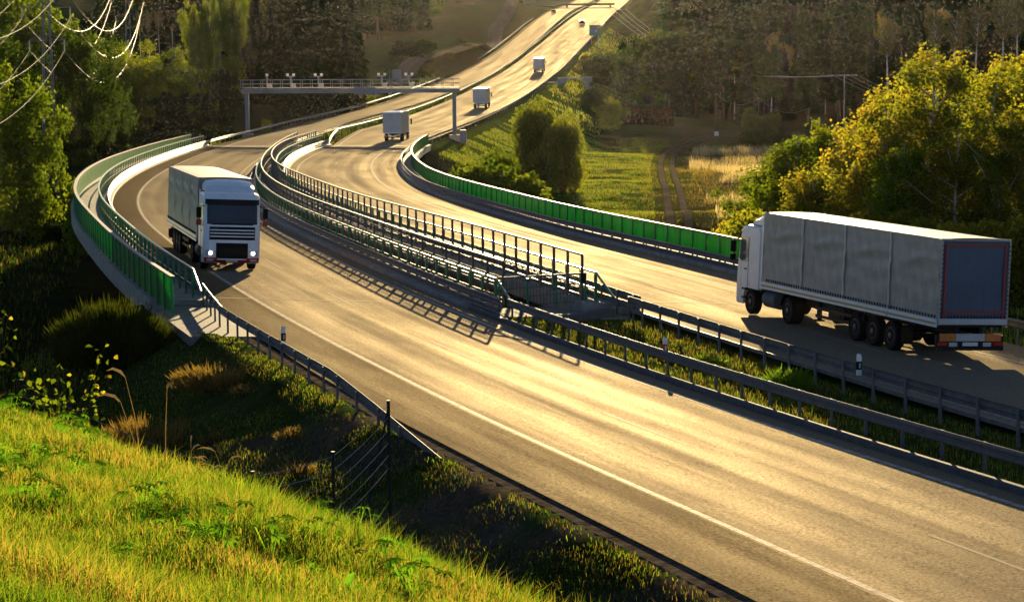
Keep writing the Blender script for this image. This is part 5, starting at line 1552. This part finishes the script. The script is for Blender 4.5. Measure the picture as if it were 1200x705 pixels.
def broad_proto(seed):
    rng = np.random.default_rng(seed); V = []; Fq = []
    for k in range(16):
        th = k * 2.4 + rng.random() * .5; L = .05 + .07 * rng.random(); d = np.array([math.cos(th), math.sin(th), 0]); sd_ = np.array([-d[1], d[0], 0]); up = .35 + .9 * rng.random()
        c = [d * L * q + np.array([0, 0, L * up * q - L * .55 * q * q]) for q in (0, .35, .7, 1)]; wd = L * (.12 + .08 * rng.random())
        o = len(V); V += [c[0], c[1] + sd_ * wd, c[2] + sd_ * wd, c[3], c[2] - sd_ * wd, c[1] - sd_ * wd]; Fq += [(o, o + 1, o + 2, o + 3), (o, o + 3, o + 4, o + 5)]
    return np_mesh("leafy_weed", np.array(V), np.array(Fq), M["weed"])
WP = [weed_proto(1), weed_proto(2), broad_proto(3), weed_proto(4), broad_proto(5), weed_proto(6), broad_proto(7)]
NW = len(WP)
rw = random.Random(9); cnt = 0
spots_w = []
for cx, cy, r, k in ((-2.15, 15.5, .9, 15), (-3.6, 19.5, 1.0, 15), (-4.6, 23.5, 1.0, 16), (-5.6, 25.6, .8, 10), (-1.15, 16.5, .6, 9), (-2.6, 12.8, .5, 8), (-1.7, 13.0, .5, 8), (-3.2, 16.0, .7, 9), (-4.3, 18.5, .6, 8), (-5.9, 28, .8, 8), (-2.3, 20.6, .7, 7), (-.55, 15.2, .5, 7)):
    for i in range(k * 6 // 10): spots_w.append((cx + rw.gauss(0, r * .55), cy + rw.gauss(0, r * .8)))
for i, (x, y) in enumerate(spots_w):
    if crest_s(x, y) > .4: continue
    if i < NW: o = WP[i]
    else: o = WP[rw.randrange(NW)].copy(); col.objects.link(o)
    o.location = (x, y, float(hill_z(np.array(x), np.array(y))) + .02); sc = rw.uniform(.55, 1.35); o.scale = (sc,) * 3
    o.rotation_euler = (rw.uniform(-.3, .5), rw.uniform(-.3, .3), rw.random() * 6.28)
    tag(o, "low leafy green weed in the sunlit meadow grass", "weed", "leafy weeds in the meadow")

# broom bush beside the left parapet
def spiky(name, label, x, y, w, h, n, m, seed, cat="shrub", thick=.02, ang=.55):
    rng = np.random.default_rng(seed); g = tz(x, y)
    root = empty(name, (x, y, g), 0, label, cat)
    mb = MB()
    for k in range(10):
        th = k * .63; mb.tube([(math.cos(th) * w * .08, math.sin(th) * w * .08, -.2), (math.cos(th) * w * .2, math.sin(th) * w * .2, h * .35), (math.cos(th) * w * .3, math.sin(th) * w * .3, h * .6)], [.03, .02, .01], 5, cap=False)
    mb.build("stem", M["bark"], root)
    r = w * .5 * np.sqrt(rng.random(n)); th = rng.random(n) * 2 * PI
    b = np.stack([np.cos(th) * r, np.sin(th) * r * .8, h * (.05 + .62 * rng.random(n)) * (1 - .45 * (r / (w * .5)) ** 2)], -1)
    d = unit(np.stack([np.cos(th) * ang * r / (w * .5), np.sin(th) * ang * r / (w * .5), np.ones(n)], -1) + rng.normal(size=(n, 3)) * .16)
    b[:, 2] *= .55 + .9 * vnoise(b[:, 0] + x, b[:, 1] + y, w * .13, seed); k_ = vnoise(b[:, 0] + x, b[:, 1] + y, w * .09, seed + 3) > (.28 if n < 15000 else .05); b, d, th = b[k_], d[k_], th[k_]; n = len(b)
    l = h * (.12 + .36 * rng.random((n, 1)) ** 1.5); sd_ = unit(np.cross(d, rng.normal(size=(n, 3)))) * thick
    V = np.stack([b - sd_, b + sd_, b + d * l * .6 + sd_ * .7, b + d * l, b + d * l * .6 - sd_ * .7], 1).reshape(-1, 3)
    i = np.arange(n)[:, None] * 5
    Fq = np.concatenate([i + [[0, 1, 2]], i + [[0, 2, 4]], i + [[2, 3, 4]]], 1).reshape(-1, 3)
    np_mesh("crown", V, Fq, M[m], parent=root)
    return root
spiky("broom_bush", "big dense upright broom bush beside the end of the left green parapet", -14.1, 80.5, 3.7, 2.3, 18000, "broom", 1)
spiky("weed_shrub", "reddish-brown weed shrub on the dark slope below the broom bush", -14.9, 70.5, 2.6, 1.5, 3500, "leaf_brown", 2, ang=.8)
spiky("weed_shrub", "dry bushy weeds on the dark slope between the broom bush and the meadow", -10.6, 66.5, 4.2, 1.0, 4500, "blade_dry", 3, ang=.9, thick=.012)
spiky("weed_shrub", "dry grassy clump at the edge of the sunny verge", -9.2, 70.5, 2.6, .8, 3500, "blade_dry", 4, ang=1.0, thick=.012)
spiky("weed_shrub", "low dark bush on the grassy ridge left of the left bridge", -24.5, 103, 3.2, 1.3, 2500, "broom", 7, ang=.8)
for i, (o_, y_) in enumerate(((-4.9, 62), (-5.7, 58), (-4.6, 69.5), (-6.2, 66))):
    q = rp('L', y_, o_); spiky("grass_tussock", "dry grass tussock on the gravelly verge beside the left guardrail", q.x, q.y, .9, .4, 500, "blade_dry", 20 + i, "grass tuft", .008, 1.2)["group"] = "dry tussocks on the left verge"
q = rp('R', 69.5, -6.3); spiky("weed_shrub", "green bushy weed on the median beside the guardrail at the lorry", q.x, q.y, 1.5, .75, 1500, "blade_a", 31, thick=.015, ang=.9)
q = rp('R', 75, -6.6); spiky("weed_shrub", "small green weed clump on the median nearer the gate", q.x, q.y, 1.1, .5, 900, "blade_a", 32, thick=.015, ang=.9)

# young shrub with big leaves at the left picture edge
def big_leaf_shrub(label, x, y, h, w, n, seed, leaf=.10):
    rng = np.random.default_rng(seed); g = tz(x, y); root = empty("young_shrub", (x, y, g), 0, label, "shrub"); mb = MB(); pts = []
    for k in range(9):
        th = k * 2.4 + rng.random(); e = np.array([math.cos(th) * w * .5 * rng.random() ** .5, math.sin(th) * w * .5 * rng.random() ** .5, h * (.6 + .4 * rng.random())])
        path = [np.array([0, 0, -.2]), e * .4 + [0, 0, h * .08], e * .75, e]
        mb.tube([tuple(p_) for p_ in path], [.014, .010, .007, .003], 5, cap=False)
        for j in range(n // 9):
            u_ = .3 + .7 * rng.random(); pts.append(e * u_ + rng.normal(size=3) * [.1, .1, .07])
    mb.build("stem", M["bark"], root)
    P = np.array(pts); m_ = len(P)
    a = unit(rng.normal(size=(m_, 3)) * [1, 1, .6] - [0, 0, .5]); b = unit(np.cross(a, rng.normal(size=(m_, 3)))); s = leaf * (.6 + .7 * rng.random((m_, 1)))
    c = np.cross(a, b) * s * .12
    V = np.stack([P, P + a * s * .35 + b * s * .36 + c, P + a * s * .75 + b * s * .26 + c, P + a * s * 1.1, P + a * s * .75 - b * s * .26 + c, P + a * s * .35 - b * s * .36 + c], 1).reshape(-1, 3)
    i = np.arange(m_)[:, None] * 6
    Fq = np.concatenate([i + [[0, 1, 2, 3]], i + [[0, 3, 4, 5]]], 1).reshape(-1, 4)
    np_mesh("foliage", V, Fq, [M["leaf_lime"], M["leaf_green"], M["leaf_gold"]], np.repeat(rng.choice(3, m_, p=(.55, .33, .12)), 2), parent=root)
big_leaf_shrub("young leafy shrub with a few yellow leaves at the top left edge of the meadow", -6.6, 33.5, 1.75, 1.5, 190, 1)
big_leaf_shrub("leafy twigs at the far left picture edge above the meadow", -7.75, 34, 2.7, .8, 80, 2)

# dry seed stalks
def stalks(label, x, y, n, h, spread, seed, plume=True):
    rng = np.random.default_rng(seed); g = tz(x, y); root = empty("dry_stalks", (x, y, g), 0, label, "grass tuft"); mb = MB(); mp = MB()
    for k in range(n):
        b = rng.normal(size=2) * spread * .3; th = rng.random() * 6.28; l = h * (.7 + .4 * rng.random()); d = np.array([math.cos(th), math.sin(th)]) * l * .22
        tip = (b[0] + d[0], b[1] + d[1], l)
        mb.tube([(b[0], b[1], -.1), (b[0] + d[0] * .4, b[1] + d[1] * .4, l * .6), tip], [.006, .005, .003], 4, cap=False)
        if plume:
            mp = MB(); mp.tube([tip, (tip[0] + d[0] * .3, tip[1] + d[1] * .3, l + .07), (tip[0] + d[0] * .8, tip[1] + d[1] * .8, l + .1), (tip[0] + d[0] * 1.2, tip[1] + d[1] * 1.2, l + .06)], [.006, .022, .018, .003], 6); mp.build("plume", M["reed"], root)
    mb.build("stem", M["reed"], root)
stalks("pair of tall bent dry stalks beyond the meadow crest", -5.0, 31.0, 3, 1.6, .5, 3)
stalks("pale feathery grass plumes standing in the dark hollow", -7.1, 53.5, 10, 1.5, 1.2, 4)

# ------------------------------------------------------------------ wire fence in the hollow
fp = [(-8.0, 37.2, .75), (-4.44, 38.7, None), (-3.33, 42.0, None), (-2.55, 46.7, None)]
tops = [None, -7.35, -7.62, -7.42]
root = empty("wire_fence", (0, 0, 0), 0, "sagging wire fence on dark posts crossing the hollow below the meadow", "fence")
PT = []
for (x, y, _), zt_ in zip(fp, tops):
    g = tz(x, y); top_ = zt_ if zt_ is not None else g + 1.1
    top_ = max(top_, g + .9)
    mb = MB(); mb.tube([(x, y, g - .5), (x, y, top_)], .028 if x < -3 else .036, 7); mb.tube([(x, y, top_ - .01), (x, y, top_ + .015)], .04, 7)
    mb.build("post", M["darkm"], root); PT.append((x, y, g, top_))
x, y, g, tp = PT[3]
mb = MB(); mb.tube([(x, y, tp - .15), (x - .75, y - 1.0, tz(x - .75, y - 1.0) - .1)], .028, 6); mb.build("brace", M["darkm"], root)
for k in range(6):
    mb = MB(); f = .05 + .9 * k / 5; path = []
    for i in range(3):
        a, b = PT[i], PT[i + 1]
        za, zb = a[3] - f * min(1.45, a[3] - a[2]), b[3] - f * min(1.45, b[3] - b[2])
        for t_ in np.linspace(0, 1, 12)[(0 if i == 0 else 1):]:
            path.append((a[0] + (b[0] - a[0]) * t_, a[1] + (b[1] - a[1]) * t_, za + (zb - za) * t_ - (.14 if i < 1 else .05) * 4 * t_ * (1 - t_)))
    mb.tube(path, .007, 4); mb.build("wire", M["wire_dark"], root)
# ------------------------------------------------------------------ power lines
def pylon(label, x, y, ztop_, arms, w=1.6):
    g = tz(x, y); root = empty("power_pylon", (x, y, g), 0, label, "pylon")
    H = ztop_ - g; mb = MB()
    hw = lambda z: .5 * w * (1 - .72 * z / H)
    for sx in (-1, 1):
        for sy in (-1, 1): mb.tube([(sx * hw(0), sy * hw(0), -.5), (sx * hw(H), sy * hw(H), H)], .055, 4)
    nseg = 16
    for k in range(nseg):
        z0, z1 = H * k / nseg, H * (k + 1) / nseg; a, b = hw(z0), hw(z1); sg = 1 if k % 2 else -1
        for s in (-1, 1):
            mb.tube([(-a * sg, s * a, z0), (b * sg, s * b, z1)], .028, 3); mb.tube([(s * a, -a * sg, z0), (s * b, b * sg, z1)], .028, 3)
    mb.build("lattice_mast", M["steel_post"], root)
    ends = []
    for za, hl in arms:
        z = za - g; mb = MB()
        for s in (-1, 1):
            for sy in (-1, 1): mb.tube([(0, sy * .25, z + .1), (s * hl, 0, z + .15)], .045, 4); mb.tube([(0, sy * .25, z + .8), (s * hl, 0, z + .2)], .035, 4)
            mb.tube([(s * hl * .5, -.13, z + .12), (s * hl * .5, .13, z + .12)], .03, 3)
        ca_ = mb.build("cross_arm", M["steel_post"], root)
        for s in (-1, 1):
            mb = MB(); mb.tube([(s * hl, 0, z + .15), (s * hl, 0, z - .95)], .035, 5)
            for q in range(7): mb.lathe([(.05, 0), (.1, .03), (.05, .06)], (s * hl, 0, z - .1 - q * .12), 'z', 8)
            mb.build("insulator", M["ceramic"], ca_)
            ends.append(Vector((x + s * hl, y, za - .95)))
    return ends
def span(label, a, b, sag, r, m="wire", group=None, n=28):
    mb = MB(); mb.tube([a.lerp(b, t_) - Vector((0, 0, sag * 4 * t_ * (1 - t_))) for t_ in np.linspace(0, 1, n)], r, 5)
    return tag(mb.build("cable", M[m]), label, "cable", group)
T1 = pylon("dark lattice pylon with lit insulators in the top left valley", spot(61, 240), 240, 7.3, ((6.4, 1.9), (3.05, 2.5), (-.27, 1.8)))
T2 = pylon("farther dark lattice pylon at the left wood, right of the first one", spot(156, 505), 505, 14.0, ((13.4, 2.4), (8.6, 3.5), (4.6, 2.6)))
T0 = [Vector((-34 + s * hl, 105, z)) for z, hl in ((3.4, 1.9), (0.2, 2.5), (-3.1, 1.8)) for s in (-1, 1)]
for i in range(6):
    span("pale sagging power cable between the two left pylons", T1[i], T2[i], 7.5, .023, group="power cables between the left pylons")
    span("pale power cable running from the left pylon out past the left picture edge", T1[i], T0[i], 4.6, .017, group="power cables leaving the picture at the left")
# right line
def wood_pole(label, x, y, h, arm=0, m="wood", group=None):
    g = tz(x, y); root = empty("power_pole", (x, y, g), 0, label, "pole", group)
    mb = MB(); mb.tube([(0, 0, -.6), (0, 0, h)], [.17, .12], 8); mb.build("pole", M[m], root)
    if arm:
        mb = MB(); mb.box((0, 0, h - .4), (arm * 2, .12, .14)); ar = mb.build("cross_arm", M["steel_post"], root)
        for s in (-1, -.33, .33, 1):
            mb = MB(); mb.lathe([(.05, 0), (.1, .08), (.05, .22)], (s * arm * .95, 0, h - .33), 'z', 8); mb.build("insulator", M["ceramic"], ar)
    else:
        mb = MB(); mb.box((0, 0, h - .15), (.9, .1, .1)); mb.build("cross_arm", M["steel_post"], root)
    return Vector((x, y, g + h))
pa = wood_pole("grey power pole with a long cross arm in front of the dark wood", spot(990, 500), 500, ztop(90, 500) - tz(spot(990, 500), 500), 2.7, "sign_grey")
pb = wood_pole("brown power pole on the hill just right of the upper motorway", spot(724, 830), 830, max(7.0, ztop(12, 830) - tz(spot(724, 830), 830)), 3.6)
pc = Vector((spot(1260, 430), 430, ztop(150, 430)))
for s in (-1, -.33, .33, 1):
    span("thin dark cable of the right power line from the hill pole to the grey pole", pb + Vector((s * 3.4, 0, -.1)), pa + Vector((s * 2.6, 0, -.1)), 8, .06, "wire_dark", "cables of the right power line above the wood")
    span("thin dark cable from the grey pole towards the golden birches", pa + Vector((s * 2.6, 0, -.1)), pc + Vector((s * 2.6, 0, 0)), 3.5, .05, "wire_dark", "cables of the right power line before the birches")
qa = wood_pole("white-footed wooden pole left of the round willow shrub", spot(840, 485), 485, ztop(111, 485) - tz(spot(840, 485), 485))
qb = wood_pole("wooden pole half hidden behind the round willow shrub", spot(890, 500), 500, ztop(116, 500) - tz(spot(890, 500), 500))
qc = wood_pole("short wooden pole right of the round willow shrub", spot(949, 470), 470, ztop(129, 470) - tz(spot(949, 470), 470))
for a, b, lab in ((qa, qb, "thin wire between the poles left of and behind the willow shrub"), (qb, qc, "thin wire between the poles behind and right of the willow shrub")): span(lab, a, b, 2.0, .035, "wire_dark")
g = tz(qa.x, qa.y - .6); mb = MB(); mb.bbox((0, 0, .5), (.9, .5, 1.3), .05); o = mb.build("utility_box", M["white"]); o.location = (qa.x + .1, qa.y - .8, g); tag(o, "small white utility box at the foot of the wooden pole", "utility box")
# ------------------------------------------------------------------ camera, sun, sky, air
F_PX, PITCH, ROLL = 2703.7, 0.1147486, -0.008566
fw = Vector((0, math.cos(PITCH), -math.sin(PITCH))); r0 = Vector((1, 0, 0)); u0 = r0.cross(fw)
rr = r0 * math.cos(ROLL) + u0 * math.sin(ROLL); uu = -r0 * math.sin(ROLL) + u0 * math.cos(ROLL)
cam = bpy.data.cameras.new("camera"); co = bpy.data.objects.new("camera", cam); col.objects.link(co)
co.matrix_world = Matrix(((rr.x, uu.x, -fw.x, 0), (rr.y, uu.y, -fw.y, 0), (rr.z, uu.z, -fw.z, 0), (0, 0, 0, 1)))
cam.sensor_width = 36; cam.lens = 36 * F_PX / 1200
cam.clip_start = 0.5; cam.clip_end = 6000
scene.camera = co

SUN_EL, SUN_AZ = R_(7.2), R_(2.3)          # azimuth to the right of straight ahead (+y)
sd = bpy.data.lights.new("sun", 'SUN'); sd.energy = 5.0; sd.angle = R_(0.4); sd.color = (1.0, 0.75, 0.39)
so = bpy.data.objects.new("sun", sd); col.objects.link(so)
to_sun = Vector((math.sin(SUN_AZ) * math.cos(SUN_EL), math.cos(SUN_AZ) * math.cos(SUN_EL), math.sin(SUN_EL)))
so.rotation_euler = (-to_sun).to_track_quat('-Z', 'Y').to_euler()
w = bpy.data.worlds.new("World"); scene.world = w; w.use_nodes = True
nt = w.node_tree; bg = nt.nodes["Background"]
sky = nt.nodes.new("ShaderNodeTexSky"); sky.sky_type = 'NISHITA'; sky.sun_disc = False
sky.sun_elevation = SUN_EL; sky.sun_rotation = SUN_AZ; sky.air_density = 0.4; sky.dust_density = 0.25; sky.ozone_density = 1.0
nt.links.new(sky.outputs[0], bg.inputs[0]); bg.inputs[1].default_value = 0.05

if HAZE > 0:
    mb = MB(); mb.box((0, 720, 28), (1500, 1640, 156))
    m, nt, out = new_mat("haze")
    pv = nd(nt, "ShaderNodeVolumePrincipled", in_Density=HAZE, in_Anisotropy=0.78)
    pv.inputs["Color"].default_value = (0.96, 0.93, 0.88, 1)
    nt.links.new(pv.outputs[0], out.inputs["Volume"])
    tag(mb.build("haze", m), kind="stuff")

vs = scene.view_settings
scene.display_settings.display_device = 'sRGB'
vs.view_transform = 'Standard'; vs.look = 'None'; vs.exposure = EXPOSURE; vs.gamma = 1.0; vs.use_curve_mapping = False
cy = scene.cycles
cy.use_denoising = True
try: cy.denoiser = 'OPENIMAGEDENOISE'
except Exception: pass
cy.max_bounces = 6; cy.diffuse_bounces = 3; cy.glossy_bounces = 3; cy.transmission_bounces = 4; cy.transparent_max_bounces = 8; cy.volume_bounces = 1
cy.sample_clamp_indirect = 6.0; cy.sample_clamp_direct = 0
cy.caustics_reflective = False; cy.caustics_refractive = False
